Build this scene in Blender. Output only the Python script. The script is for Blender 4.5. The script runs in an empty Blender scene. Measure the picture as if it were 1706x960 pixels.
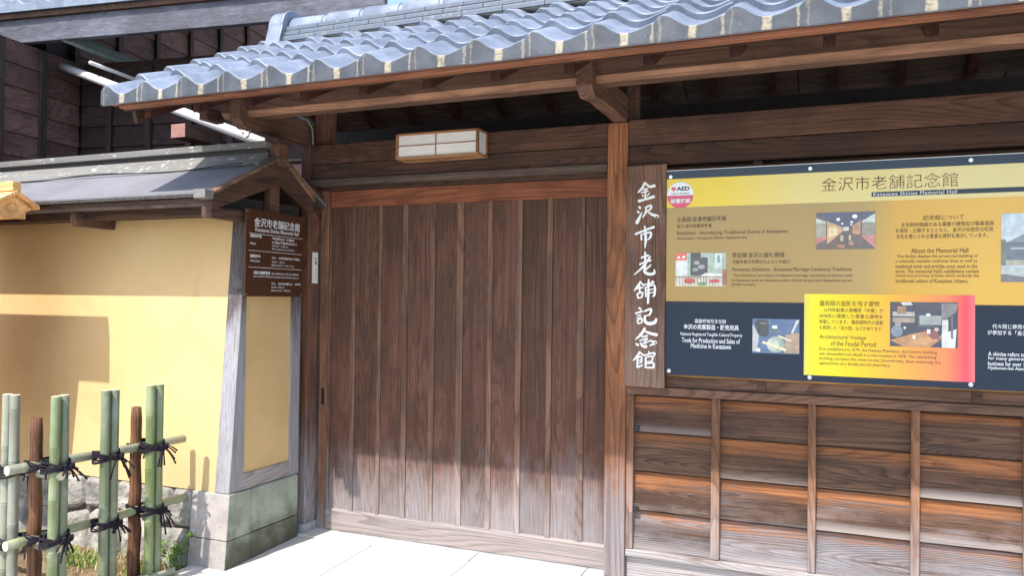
import bpy, math, random
from mathutils import Vector, Matrix
random.seed(7)
R = math.radians
S = bpy.context.scene
COL = S.collection

# ------------------------------------------------------------------ camera
FPX, YAW, PITCH, ROLL = 1323.3, R(-22.655), R(0.782), R(0.694)
CAM = Vector((0, -4.2, 1.5))
_cy, _sy, _cp, _sp, _cr, _sr = math.cos(YAW), math.sin(YAW), math.cos(PITCH), math.sin(PITCH), math.cos(ROLL), math.sin(ROLL)
CF = Vector((_sy * _cp, _cy * _cp, _sp)); _r = Vector((_cy, -_sy, 0)); _u = _r.cross(CF)
CR = _r * _cr + _u * _sr; CU = _u * _cr - _r * _sr
cam = bpy.data.cameras.new('camera'); camo = bpy.data.objects.new('camera', cam); COL.objects.link(camo)
m = Matrix((CR, CU, -CF)).transposed().to_4x4(); m.translation = CAM; camo.matrix_world = m
cam.sensor_width = 36; cam.lens = FPX / 1706 * 36; cam.clip_start = .05; cam.clip_end = 2000
S.camera = camo
# ------------------------------------------------------------------ world, sun
SUNV = Vector((.23, 1.0, -1.62)).normalized()
w = bpy.data.worlds.new("World"); S.world = w; w.use_nodes = True
nt = w.node_tree; bg = nt.nodes['Background']
sky = nt.nodes.new('ShaderNodeTexSky'); sky.sky_type = 'NISHITA'; sky.sun_disc = False
sky.sun_elevation = math.asin(-SUNV.z); sky.sun_rotation = math.atan2(-SUNV.x, -SUNV.y) % (2 * math.pi)
sky.air_density = 1.0; sky.dust_density = 1.5; sky.ozone_density = 1.0
nt.links.new(sky.outputs[0], bg.inputs[0]); bg.inputs[1].default_value = .15
sun = bpy.data.lights.new('sun', 'SUN'); sun.energy = 3.0; sun.angle = R(.55); sun.color = (1, .95, .86)
so = bpy.data.objects.new('sun', sun); COL.objects.link(so); so.rotation_euler = SUNV.to_track_quat('-Z', 'Y').to_euler()
so.location = (-3, -12, 18)
S.view_settings.view_transform = 'Standard'; S.view_settings.look = 'None'; S.view_settings.gamma = 1
S.view_settings.exposure = 1.3

# ------------------------------------------------------------------ helpers
def ray(px, py):
    return CR * ((px - 853) / FPX) + CU * ((480 - py) / FPX) + CF
def atY(px, py, Y):
    d = ray(px, py); return CAM + d * ((Y - CAM.y) / d.y)

class MB:
    def __init__(s): s.v = []; s.f = []; s.mi = []; s.cur = 0; s.smooth = False
    def vert(s, p): s.v.append(tuple(p)); return len(s.v) - 1
    def face(s, ids): s.f.append(tuple(ids)); s.mi.append(s.cur)
    def box(s, x0, x1, y0, y1, z0, z1):
        return s.hexa([(x0, y0, z0), (x1, y0, z0), (x1, y1, z0), (x0, y1, z0), (x0, y0, z1), (x1, y0, z1), (x1, y1, z1), (x0, y1, z1)])
    def hexa(s, p):
        b = len(s.v); s.v += [tuple(q) for q in p]
        for f in ((0, 3, 2, 1), (4, 5, 6, 7), (0, 1, 5, 4), (1, 2, 6, 5), (2, 3, 7, 6), (3, 0, 4, 7)): s.face([b + i for i in f])
        return s
    def prism(s, poly, a0, a1, axis='x'):
        """poly: list of 2-D points; extruded along axis (x: poly is (y,z); y: (x,z); z: (x,y))"""
        def P(q, a):
            return (a, q[0], q[1]) if axis == 'x' else (q[0], a, q[1]) if axis == 'y' else (q[0], q[1], a)
        n = len(poly); b = len(s.v)
        s.v += [P(q, a0) for q in poly] + [P(q, a1) for q in poly]
        s.face([b + i for i in range(n)]); s.face([b + n + i for i in reversed(range(n))])
        for i in range(n):
            j = (i + 1) % n; s.face([b + i, b + n + i, b + n + j, b + j])
        return s
    def tube(s, pts, rad, seg=8, cap=True):
        pts = [Vector(p) for p in pts]; n = len(pts)
        if not hasattr(rad, '__len__'): rad = [rad] * n
        rings = []; up = None
        for i, p in enumerate(pts):
            d = (pts[min(i + 1, n - 1)] - pts[max(i - 1, 0)]).normalized()
            if up is None or abs(up.dot(d)) > .95: up = Vector((0, 0, 1)) if abs(d.z) < .9 else Vector((1, 0, 0))
            a = d.cross(up).normalized(); c = a.cross(d).normalized(); up = c
            rings.append([s.vert(p + (a * math.cos(t) + c * math.sin(t)) * rad[i]) for t in [2 * math.pi * k / seg for k in range(seg)]])
        for i in range(n - 1):
            for k in range(seg):
                s.face([rings[i][k], rings[i][(k + 1) % seg], rings[i + 1][(k + 1) % seg], rings[i + 1][k]])
        if cap: s.face(list(reversed(rings[0]))); s.face(rings[-1])
        return s

ORG = {}
def link(o, parent=None):
    COL.objects.link(o)
    if parent is not None: o.parent = parent
def thing(name, label, cat, loc=(0, 0, 0), group=None):
    o = bpy.data.objects.new(name, None); link(o); o.location = loc; o.empty_display_size = .1
    o['label'] = label; o['category'] = cat
    if group: o['group'] = group
    ORG[o.name] = Vector(loc); return o
def build(name, mb, mat, parent=None, kind=None, bevel=0, smooth=False, label=None, fixn=True):
    """links mb as one mesh object; mb is in world coordinates, stored relative to the thing's origin"""
    org = ORG[parent.name] if parent is not None else Vector((0, 0, 0))
    me = bpy.data.meshes.new(name)
    me.from_pydata([(v[0] - org.x, v[1] - org.y, v[2] - org.z) for v in mb.v], [], mb.f)
    mats = mat if isinstance(mat, (list, tuple)) else [mat]
    for q in mats: me.materials.append(q)
    me.polygons.foreach_set('material_index', mb.mi)
    if fixn:
        import bmesh
        bm = bmesh.new(); bm.from_mesh(me); bmesh.ops.recalc_face_normals(bm, faces=bm.faces[:]); bm.to_mesh(me); bm.free()
    if smooth: me.polygons.foreach_set('use_smooth', [True] * len(me.polygons))
    me.update()
    o = bpy.data.objects.new(name, me); link(o, parent)
    if parent is not None: ORG[o.name] = org
    if kind: o['kind'] = kind
    if label: o['label'] = label
    if bevel:
        b = o.modifiers.new('edge', 'BEVEL'); b.width = bevel; b.segments = 2; b.limit_method = 'ANGLE'; b.angle_limit = R(40)
    return o
def box(name, dims, mat, parent=None, bevel=0, **k):
    mb = MB(); mb.box(*dims); return build(name, mb, mat, parent, bevel=bevel, **k)
def clone(o, loc, parent=None, rot=None):
    c = o.copy(); link(c, parent if parent is not None else o.parent); c.location = loc
    if rot: c.rotation_euler = rot
    return c

# ------------------------------------------------------------------ materials
class NT:
    def __init__(s, name):
        s.m = bpy.data.materials.new(name); s.m.use_nodes = True; s.t = s.m.node_tree; s.b = s.t.nodes['Principled BSDF']
    def n(s, typ, **kw):
        x = s.t.nodes.new('ShaderNode' + typ)
        for k, v in kw.items():
            if k.startswith('i_'):
                key = k[2:]; key = int(key) if key.isdigit() else key.replace('_', ' ')
                s.set(x.inputs[key], v)
            else: setattr(x, k, v)
        return x
    def set(s, sock, v):
        if hasattr(v, 'is_output') or isinstance(v, bpy.types.NodeSocket): s.t.links.new(v, sock)
        elif isinstance(v, tuple) and len(v) == 3 and sock.type == 'RGBA': sock.default_value = (*v, 1)
        else: sock.default_value = v
    def math(s, op, a, b=0.0, c=0.0, clamp=False):
        x = s.n('Math', operation=op, use_clamp=clamp); s.set(x.inputs[0], a); s.set(x.inputs[1], b)
        if op in('SMOOTH_MIN', 'MULTIPLY_ADD', 'PINGPONG', 'WRAP'): s.set(x.inputs[2], c)
        return x.outputs[0]
    def ramp(s, v, lo, hi, a=0.0, b=1.0):
        x = s.n('MapRange', interpolation_type='SMOOTHSTEP'); s.set(x.inputs[0], v)
        for i, q in zip((1, 2, 3, 4), (lo, hi, a, b)): s.set(x.inputs[i], q)
        return x.outputs[0]
    def mix(s, f, a, b, mode='MIX'):
        x = s.n('Mix', data_type='RGBA', blend_type=mode); s.set(x.inputs[0], f); s.set(x.inputs[6], a); s.set(x.inputs[7], b); return x.outputs[2]
    def noise(s, vec, scale, detail=3, rough=.55, dist=0.0):
        x = s.n('TexNoise'); s.set(x.inputs['Vector'], vec); x.inputs['Scale'].default_value = scale
        x.inputs['Detail'].default_value = detail; x.inputs['Roughness'].default_value = rough; x.inputs['Distortion'].default_value = dist
        return x.outputs[0]
    def bump(s, h, strength, dist=.01):
        x = s.n('Bump'); x.inputs['Strength'].default_value = strength; x.inputs['Distance'].default_value = dist
        s.set(x.inputs['Height'], h); s.t.links.new(x.outputs[0], s.b.inputs['Normal']); return x
    def out(s, col, rough=.7, spec=.3, metal=0.0):
        s.set(s.b.inputs['Base Color'], col); s.set(s.b.inputs['Roughness'], rough); s.b.inputs['Specular IOR Level'].default_value = spec
        s.b.inputs['Metallic'].default_value = metal; return s.m
    def pos(s): return s.n('NewGeometry').outputs['Position']
    def obj(s): return s.n('TexCoord').outputs['Object']
    def sep(s, v):
        x = s.n('SeparateXYZ'); s.set(x.inputs[0], v); return x.outputs
    def vmul(s, v, k):
        x = s.n('VectorMath', operation='MULTIPLY'); s.set(x.inputs[0], v); x.inputs[1].default_value = k; return x.outputs[0]
    def vadd(s, a, b):
        x = s.n('VectorMath', operation='ADD'); s.set(x.inputs[0], a); s.set(x.inputs[1], b); return x.outputs[0]

def wood(name, axis, dark, light, grey=(.33, .32, .33), weather=None, ring=16, var=.25, rough=.72, gen=None, bump=.35, wob=.25, fleck=0.0, st=.10, rgw=.42):
    """grain along axis; weather=(z_full, z_none, amount) bleaches wood that rain and sun reach near the ground"""
    wm = lambda c_: (c_[0], c_[1] * .90, c_[2] * .83)
    dark, light = wm(dark), wm(light)
    t = NT(name); P = t.pos(); rnd = t.n('ObjectInfo').outputs['Random']
    k = {'x': (st, 1, 1), 'y': (1, st, 1), 'z': (1, 1, st)}[axis]
    off = t.n('CombineXYZ'); t.set(off.inputs[0], t.math('MULTIPLY', rnd, 37.0)); t.set(off.inputs[1], t.math('MULTIPLY', rnd, 91.0)); t.set(off.inputs[2], t.math('MULTIPLY', rnd, 53.0))
    V = t.vadd(t.vmul(P, k), off.outputs[0])
    n1 = t.noise(V, 4.2, 1.2, .4, .15)
    fr = t.math('FRACT', t.math('MULTIPLY', n1, float(ring) * 2.4))
    rg = t.math('SUBTRACT', 1.0, t.math('MULTIPLY', t.ramp(fr, .45, .97), t.ramp(fr, 1.0, .985)))   # late-wood lines, sharp on one side
    k2 = {'x': (.016, 1, 1), 'y': (1, .016, 1), 'z': (1, 1, .016)}[axis]
    wb = t.n('CombineXYZ'); wn = t.math('MULTIPLY', t.math('SUBTRACT', t.noise(V, 3.0, 2, .5), .5), .10)
    for q in range(3): t.set(wb.inputs[q], 0.0 if 'xyz'[q] == axis else wn)
    V2 = t.vadd(t.vadd(t.vmul(P, k2), off.outputs[0]), wb.outputs[0])
    fib = t.noise(V2, 230, 4, .75); fib2 = t.noise(V2, 62, 4, .7)
    blot = t.noise(t.vadd(t.vmul(P, {'x': (.45, 1, 1), 'y': (1, .45, 1), 'z': (1, 1, .45)}[axis]), off.outputs[0]), 4.5, 5, .65)
    f = t.math('ADD', t.math('MULTIPLY', rg, rgw), t.math('MULTIPLY', t.ramp(fib, .38, .62), .26)); f = t.math('ADD', f, t.math('MULTIPLY', t.ramp(fib2, .36, .62), .34), clamp=True)
    col = t.mix(f, tuple(q * .72 for q in dark), tuple(q * 1.12 for q in light))
    col = t.mix(t.ramp(blot, .42, .62, 0.0, .55), col, t.mix(.5, dark, (.03, .02, .016)))
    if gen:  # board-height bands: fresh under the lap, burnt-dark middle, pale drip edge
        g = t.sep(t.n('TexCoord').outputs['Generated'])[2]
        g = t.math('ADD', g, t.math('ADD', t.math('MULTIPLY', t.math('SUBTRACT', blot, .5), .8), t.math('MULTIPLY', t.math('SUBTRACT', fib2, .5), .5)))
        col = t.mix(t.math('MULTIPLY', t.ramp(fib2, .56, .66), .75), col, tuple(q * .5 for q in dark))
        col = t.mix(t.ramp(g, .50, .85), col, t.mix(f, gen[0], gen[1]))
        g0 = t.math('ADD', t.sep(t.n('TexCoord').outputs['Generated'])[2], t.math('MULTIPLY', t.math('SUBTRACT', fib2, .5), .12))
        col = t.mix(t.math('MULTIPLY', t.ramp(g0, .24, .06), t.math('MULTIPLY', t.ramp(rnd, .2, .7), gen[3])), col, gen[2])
    if weather:
        z = t.sep(P)[2]; zz = t.math('ADD', z, t.math('MULTIPLY', t.math('SUBTRACT', blot, .5), .9))
        zz = t.math('ADD', zz, t.math('MULTIPLY', t.math('SUBTRACT', fib2, .5), .7))
        mk = t.math('MULTIPLY', t.ramp(zz, weather[1], weather[0]), weather[2])
        gcol = t.mix(f, tuple(c * .42 for c in grey), grey)
        mk = t.math('MULTIPLY', mk, t.ramp(fib2, .70, .52, .35, 1.0))
        col = t.mix(mk, col, gcol)
    if gen: col = t.mix(t.ramp(t.sep(t.n('TexCoord').outputs['Generated'])[2], .885, .915, 0.0, .9), col, (.012, .009, .008))   # thin shadow of the lap above, painted dark near the board's top
    hv = t.n('HueSaturation'); t.set(hv.inputs['Color'], col); t.set(hv.inputs['Value'], t.math('ADD', 1 - var / 2, t.math('MULTIPLY', rnd, var)))
    col = hv.outputs[0]
    if fleck:  # fine pale scratches running across the grain
        sc = t.noise(t.vmul(P, (2.2, 1, 14) if axis == 'z' else (1, 1, 1)), 9, 5, .75, 1.2)
        col = t.mix(t.math('MULTIPLY', t.ramp(sc, .66, .72), fleck), col, (.5, .42, .38))
    h = t.math('ADD', t.math('MULTIPLY', rg, .5), t.math('MULTIPLY', fib, .9))
    t.bump(h, bump, .004)
    return t.out(col, rough, .25)

def plain(name, c, rough=.6, spec=.4, metal=0.0, nz=.12, scale=25):
    t = NT(name); P = t.pos(); n = t.noise(P, scale, 4, .6)
    col = t.mix(t.ramp(n, .3, .7), tuple(x * (1 - nz) for x in c), tuple(min(1, x * (1 + nz)) for x in c))
    t.bump(n, .08, .003); return t.out(col, rough, spec, metal)

M = {}
BR_D, BR_L = (.055, .03, .022), (.16, .085, .055)
M['door'] = wood('door_wood', 'z', (.065, .033, .024), (.15, .078, .057), (.33, .295, .30), (.06, .66, .9), ring=24, var=.28, fleck=.22, rgw=.30, st=.07)
M['door_strip'] = wood('door_strip_wood', 'z', (.10, .055, .040), (.20, .12, .088), (.37, .335, .335), (.0, .66, .9), ring=8, var=.15)
M['door_rail'] = wood('door_rail_wood', 'x', (.13, .075, .058), (.25, .165, .135), (.36, .315, .31), (.3, .7, .9), ring=10, var=.1)
M['red'] = wood('red_brown_rail_wood', 'x', (.17, .06, .03), (.27, .10, .055), ring=8, var=.1)
M['jamb'] = wood('jamb_wood', 'z', (.13, .065, .042), (.24, .13, .085), (.38, .34, .34), (.0, .45, .8), ring=8, var=.1)
M['beam'] = wood('beam_wood', 'x', (.055, .029, .022), (.13, .074, .054), ring=18, var=.25)
M['beam_dark'] = wood('dark_beam_wood', 'x', (.035, .02, .016), (.095, .055, .04), ring=14, var=.2)
M['beam_grey'] = wood('greyed_beam_wood', 'x', (.06, .046, .04), (.14, .115, .10), ring=14, var=.2)
M['beam_y'] = wood('arm_wood', 'y', (.075, .042, .032), (.17, .10, .075), ring=12, var=.2)
M['raft'] = wood('rafter_wood', 'y', (.035, .012, .010), (.085, .030, .024), ring=8, var=.3)
M['soffit'] = wood('soffit_wood', 'x', (.035, .022, .018), (.10, .064, .048), ring=12, var=.5)
M['fascia'] = wood('eave_batten_wood', 'x', (.16, .065, .035), (.29, .125, .07), ring=8, var=.1)
M['purlin'] = wood('purlin_wood', 'x', (.085, .048, .035), (.165, .10, .075), ring=8, var=.1, bump=.2)
M['purlin_foot'] = wood('purlin_foot_wood', 'x', (.22, .12, .075), (.36, .21, .14), ring=8, var=.1, bump=.2)
M['post'] = wood('post_wood', 'z', (.09, .045, .032), (.20, .10, .065), (.36, .34, .36), (.0, .95, .9), ring=14, var=.1, bump=.5)
M['cpost'] = wood('centre_post_wood', 'z', (.13, .052, .028), (.36, .165, .078), (.255, .23, .242), (.22, .80, .95), ring=14, var=.05, bump=.4)
M['greyz'] = wood('bleached_post_wood', 'z', (.045, .043, .05), (.15, .13, .13), (.44, .43, .46), (1.15, 1.58, .95), rgw=.14, ring=10, var=.15)
M['greyx'] = wood('bleached_sill_wood', 'y', (.13, .12, .13), (.33, .31, .31), (.45, .43, .43), (.2, 1.6, .5), ring=10, var=.15)
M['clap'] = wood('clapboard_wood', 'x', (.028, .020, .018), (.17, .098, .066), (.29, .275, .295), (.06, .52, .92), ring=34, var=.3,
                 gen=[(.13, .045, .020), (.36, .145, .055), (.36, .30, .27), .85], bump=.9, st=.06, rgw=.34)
M['batten'] = wood('batten_wood', 'z', (.10, .05, .032), (.27, .145, .08), (.36, .32, .32), (.05, .7, .85), ring=10, var=.2, bump=.4)
M['sill'] = wood('sill_wood', 'x', (.07, .042, .032), (.18, .105, .072), (.44, .405, .41), (.12, .5, .95), ring=16, var=.15, bump=.5)
M['ledge'] = wood('ledge_wood', 'x', (.22, .12, .05), (.42, .25, .11), ring=8, var=.1)
M['name'] = wood('nameboard_wood', 'z', (.085, .048, .036), (.22, .135, .10), (.30, .21, .155), (1.0, 1.6, .5), ring=18, var=.05)
M['pine'] = wood('new_pine_wood', 'x', (.60, .34, .13), (.80, .52, .24), ring=8, var=.1, bump=.1)
M['lampwood'] = wood('lamp_frame_wood', 'x', (.22, .115, .06), (.42, .24, .13), ring=6, var=.2, bump=.1)
M['barge'] = wood('barge_board_wood', 'y', (.045, .028, .022), (.115, .068, .05), ring=12, var=.1)
M['bargetop'] = wood('barge_trim_wood', 'y', (.10, .065, .045), (.24, .165, .115), ring=6, var=.1)
M['house'] = wood('house_board_wood', 'y', (.075, .045, .042), (.17, .105, .095), ring=12, var=.5, gen=None)
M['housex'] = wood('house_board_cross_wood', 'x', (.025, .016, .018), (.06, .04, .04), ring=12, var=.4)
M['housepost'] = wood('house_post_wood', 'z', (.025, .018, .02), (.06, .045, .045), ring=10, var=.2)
M['fasciagrey'] = wood('house_fascia_wood', 'x', (.085, .095, .13), (.19, .22, .30), ring=2, var=.05, bump=.1, rgw=.12, st=.03)
M['pinkend'] = plain('painted_beam_end', (.33, .17, .15), .8)
M['cedar_post'] = wood('charred_post_wood', 'z', (.06, .03, .018), (.22, .11, .06), ring=14, var=.3, bump=.6)

t = NT('yellow_plaster'); P = t.pos(); n = t.noise(P, 2.2, 5, .6); g = t.noise(P, 260, 2, .6); st = t.noise(t.vmul(P, (1, 1, .5)), 5, 4, .65)
c = t.mix(t.ramp(n, .3, .7), (.56, .38, .178), (.62, .432, .216)); c = t.mix(t.math('MULTIPLY', t.ramp(st, .60, .8), .4), c, (.36, .25, .13)); zd = t.math('ADD', t.sep(P)[2], t.math('MULTIPLY', t.math('SUBTRACT', t.noise(P, 6, 5, .7), .5), .35)); c = t.mix(t.ramp(zd, .62, .36, 0.0, .3), c, (.42, .33, .20))
t.bump(t.math('ADD', g, t.math('MULTIPLY', n, .5)), .22, .004); M['plaster'] = t.out(c, .92, .12)

def stonemat(name, c1, c2, moss=None, scale=7, bump=.6):
    t = NT(name); P = t.pos(); rnd = t.n('ObjectInfo').outputs['Random']
    n = t.noise(P, scale, 6, .65); g = t.noise(P, 120, 4, .75); c = t.mix(t.ramp(n, .35, .68), c1, c2)
    c = t.mix(t.math('MULTIPLY', t.ramp(g, .5, .68), .5), c, tuple(x * .5 for x in c1))
    if moss:
        z = t.sep(P)[2]; zz = t.math('ADD', z, t.math('MULTIPLY', t.math('SUBTRACT', n, .5), .5))
        c = t.mix(t.math('MULTIPLY', t.ramp(zz, .24, -.02), .85), c, moss)
    hv = t.n('HueSaturation'); t.set(hv.inputs['Color'], c); t.set(hv.inputs['Value'], t.math('ADD', .88, t.math('MULTIPLY', rnd, .24)))
    t.bump(t.math('ADD', n, t.math('MULTIPLY', g, .7)), bump, .008); return t.out(hv.outputs[0], .9, .15)
M['tuff'] = stonemat('green_tuff_stone', (.22, .25, .20), (.33, .36, .30), (.085, .08, .05), 5, .35)
M['tufffront'] = stonemat('purple_grey_tuff_stone', (.30, .27, .26), (.42, .38, .36), None, 5, .35)
M['rubble'] = stonemat('rough_granite_stone', (.20, .19, .175), (.40, .375, .335), None, 11, 1.0)
M['plinth'] = stonemat('plinth_stone', (.24, .25, .25), (.36, .37, .37), None, 9, .3)
M['mortar'] = stonemat('dark_joint_earth', (.10, .085, .07), (.17, .14, .11), None, 12, .8)
t = NT('pale_paving'); P = t.pos(); n = t.noise(P, 3, 5, .6); g = t.noise(P, 300, 3, .7); rnd = t.n('ObjectInfo').outputs['Random']
c = t.mix(n, (.50, .49, .45), (.60, .58, .53)); c = t.mix(t.math('MULTIPLY', t.ramp(g, .56, .7), .5), c, (.36, .35, .32))
c = t.mix(t.math('MULTIPLY', t.ramp(t.noise(P, 14, 5, .7), .64, .74), .4), c, (.30, .28, .25))
t.bump(g, .15, .003); M['paving'] = t.out(c, .85, .2)
M['joint'] = plain('paving_joint', (.20, .19, .17), .95, .1)
t = NT('dry_soil'); P = t.pos(); n = t.noise(P, 9, 6, .7); g = t.noise(P, 70, 5, .75)
c = t.mix(t.ramp(n, .35, .65), (.13, .085, .05), (.30, .22, .14)); c = t.mix(t.ramp(g, .45, .7, 0.0, .6), c, (.42, .34, .24)); t.bump(g, .9, .02); M['soil'] = t.out(c, .95, .1)
M['far'] = plain('street_ground', (.30, .29, .27), .9, .2, nz=.2, scale=2)

def tilemat(name, stripes):
    t = NT(name); P = t.pos(); O = t.obj(); rnd = t.n('ObjectInfo').outputs['Random']
    n = t.noise(P, 9, 5, .6); g = t.noise(P, 60, 4, .7)
    c = t.mix(t.ramp(n, .3, .7), (.14, .165, .215), (.215, .248, .315))
    if stripes: c = t.mix(t.ramp(t.sep(O)[1], .003, .0015), c, t.mix(t.ramp(n, .3, .7), (.032, .038, .05), (.07, .08, .098)))
    c = t.mix(t.math('MULTIPLY', t.ramp(g, .62, .74), .5), c, (.45, .45, .42))
    rough = t.math('ADD', .30, t.math('MULTIPLY', n, .2))
    if stripes:  # lime run-off under the trough and beside each roll of the eave tile's hanging face
        s = t.sep(O); wob = t.math('MULTIPLY', t.math('SUBTRACT', t.noise(t.vadd(t.vmul(P, (1, 1, .4)), t.vmul(P, (0, 0, 0))), 45, 3, .6), .5), .03)
        x = t.math('ADD', s[0], wob)
        a = t.ramp(t.math('ABSOLUTE', t.math('SUBTRACT', x, .150)), .021, .011)
        wd = t.math('ADD', a, t.math('MULTIPLY', t.ramp(t.math('ABSOLUTE', t.math('SUBTRACT', x, .262)), .009, .003), .6), clamp=True)
        wd = t.math('ADD', wd, t.math('MULTIPLY', t.ramp(t.math('ABSOLUTE', t.math('SUBTRACT', x, .022)), .006, .002), .35), clamp=True)
        edge = t.math('MULTIPLY', t.ramp(t.math('ADD', s[2], t.math('MULTIPLY', t.math('SUBTRACT', g, .5), .05)), -.095, -.125), .55)
        ff = t.math('MULTIPLY', t.math('ADD', wd, edge, clamp=True), t.ramp(s[1], .006, .001)); ff = t.math('MULTIPLY', ff, t.ramp(t.math('ADD', t.noise(t.vmul(P, (1, 1, 2)), 42, 5, .75), t.math('MULTIPLY', rnd, .12)), .40, .60, .25, 1.0))
        c = t.mix(t.math('MULTIPLY', ff, .85), c, (.40, .35, .25)); rough = t.math('ADD', rough, t.math('ADD', t.math('MULTIPLY', ff, .4), t.math('MULTIPLY', t.ramp(s[1], .006, .001), .25)))
    hv = t.n('HueSaturation'); t.set(hv.inputs['Color'], c); t.set(hv.inputs['Value'], t.math('ADD', .85, t.math('MULTIPLY', rnd, .3)))
    t.bump(g, .12, .003)
    t.out(hv.outputs[0], rough, .6, .1); return t.m
M['tile'] = tilemat('smoked_roof_tile', False); M['eavetile'] = tilemat('smoked_eave_tile', True)
t = NT('lime_stained_ridge_tile'); P = t.pos(); n = t.noise(P, 30, 5, .65); c = t.mix(t.ramp(n, .56, .72), (.12, .14, .175), (.30, .295, .26)); t.bump(n, .2, .004); M['noshi'] = t.out(c, .4, .7, .15)
M['limemortar'] = plain('lime_mortar', (.36, .35, .30), .9, .1)
t = NT('slate_grey_sheet'); P = t.pos(); n = t.noise(P, 30, 5, .7); s2 = t.noise(P, 3, 3, .6)
c = t.mix(t.ramp(s2, .3, .7), (.145, .143, .16), (.18, .178, .195)); c = t.mix(t.ramp(n, .66, .76, 0.0, .5), c, (.42, .42, .42)); t.bump(n, .1, .003); M['sheet'] = t.out(c, .6, .3)
t = NT('lichen_ridge_board'); P = t.pos(); n = t.noise(t.vmul(P, (.6, 1, 1)), 22, 6, .75); f2 = t.noise(t.vmul(P, (.05, 1, 1)), 70, 3, .6)
c = t.mix(f2, (.11, .105, .10), (.24, .235, .22)); c = t.mix(t.ramp(n, .56, .66, 0.0, .85), c, (.50, .49, .47)); t.bump(n, .4, .004); M['lichen'] = t.out(c, .9, .1)
M['darkgap'] = plain('dark_recess_board', (.06, .055, .055), .9, .1)
M['sheetedge'] = plain('sheet_edge_black', (.06, .055, .05), .8, .1, nz=.5, scale=60)

def bamboo(name, c1, c2, bloom):
    t = NT(name); P = t.pos(); rnd = t.n('ObjectInfo').outputs['Random']
    V = t.vmul(P, (1, 1, .12)) ; n = t.noise(V, 30, 3, .6); b = t.noise(P, 5, 4, .6); f = t.noise(t.vmul(P, (1, 1, .03)), 260, 2, .6)
    c = t.mix(n, c1, c2); c = t.mix(t.ramp(b, .42, .66, 0.0, .75), c, bloom); c = t.mix(t.math('MULTIPLY', t.ramp(f, .5, .7), .25), c, tuple(x * .6 for x in c1))
    hv = t.n('HueSaturation'); t.set(hv.inputs['Color'], c); t.set(hv.inputs['Value'], t.math('ADD', .85, t.math('MULTIPLY', rnd, .3))); t.set(hv.inputs['Saturation'], t.math('ADD', .55, t.math('MULTIPLY', rnd, .5)))
    t.bump(f, .1, .002); return t.out(hv.outputs[0], .38, .5)
M['bamboo'] = bamboo('green_bamboo', (.085, .125, .040), (.185, .225, .085), (.235, .265, .16))
M['bambooh'] = bamboo('grey_green_bamboo', (.17, .19, .105), (.29, .30, .175), (.33, .34, .25))
M['bamcut'] = plain('cut_bamboo_end', (.62, .55, .36), .8, .2)
M['node'] = plain('bamboo_node', (.42, .45, .30), .6, .3)
M['rope'] = plain('black_palm_rope', (.022, .018, .024), .95, .1, nz=.5, scale=200)
M['navyprint'] = plain('navy_print', (.045, .06, .10), .55, .4, nz=.05, scale=3)
M['white'] = plain('white_paint', (.78, .78, .76), .6, .3, nz=.03)
M['whiteprint'] = plain('white_print', (.75, .77, .78), .5, .4, nz=.02)
M['darkprint'] = plain('dark_brown_print', (.085, .06, .042), .5, .2, nz=.02)
M['brownprint'] = plain('brown_title_print', (.16, .055, .03), .5, .4, nz=.02)
M['signbrown'] = plain('dark_brown_sign', (.062, .022, .010), .5, .4, nz=.06, scale=12)
M['steel'] = plain('steel_bolt', (.6, .6, .6), .25, .6, .9)
M['black'] = plain('black_iron', (.02, .02, .022), .5, .4, .3)
M['paper'] = plain('white_paper', (.78, .77, .74), .8, .2, nz=.04, scale=12)
M['pipe'] = plain('white_drain_pipe', (.62, .60, .60), .45, .4, nz=.04)
M['gutter'] = plain('grey_green_gutter', (.16, .21, .20), .5, .4, nz=.15)
M['leaf'] = plain('young_leaf_green', (.16, .30, .04), .6, .3, nz=.4, scale=30)
M['leafdry'] = plain('dry_grass', (.38, .33, .14), .8, .2, nz=.4, scale=30)
M['cable'] = plain('black_cable', (.02, .02, .02), .6, .3)

# ------------------------------------------------------------------ ground
def gz(y): return -.012 + .035 * y
mb = MB(); mb.box(-400, 400, -400, 400, -.6, -.24); build('street_ground', mb, M['far'], kind='structure')
pv = MB(); pv.hexa([(-3.42, -9, gz(-9) - .03), (9, -9, gz(-9) - .03), (9, .3, gz(.3) - .03), (-3.42, .3, gz(.3) - .03), (-3.42, -9, gz(-9) - .006), (9, -9, gz(-9) - .006), (9, .3, gz(.3) - .006), (-3.42, .3, gz(.3) - .006)])
pave = build('pavement', pv, M['joint'], kind='structure'); ORG[pave.name] = Vector((0, 0, 0))
xs = [-3.42, -3.31] + [-2.64 + .665 * k for k in range(9)]; ys = [.3, -.062] + [-.70 - .66 * k for k in range(9)]
for i in range(len(xs) - 1):
    for j in range(len(ys) - 1):
        g = .0034; x0, x1, y1, y0 = xs[i] + g, xs[i + 1] - g, ys[j] - g, ys[j + 1] + g
        if i == 0: x0 += .0
        dz = random.uniform(-.001, .001); lift = .008 if j == 0 else 0
        mb = MB(); mb.hexa([(x0, y0, gz(y0) - .02), (x1, y0, gz(y0) - .02), (x1, y1, gz(y1) - .02), (x0, y1, gz(y1) - .02), (x0, y0, gz(y0) + dz + lift), (x1, y0, gz(y0) + dz + lift), (x1, y1, gz(y1) + dz + lift), (x0, y1, gz(y1) + dz + lift)])
        build('paving_slab', mb, M['paving'], pave, bevel=.002)
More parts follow.
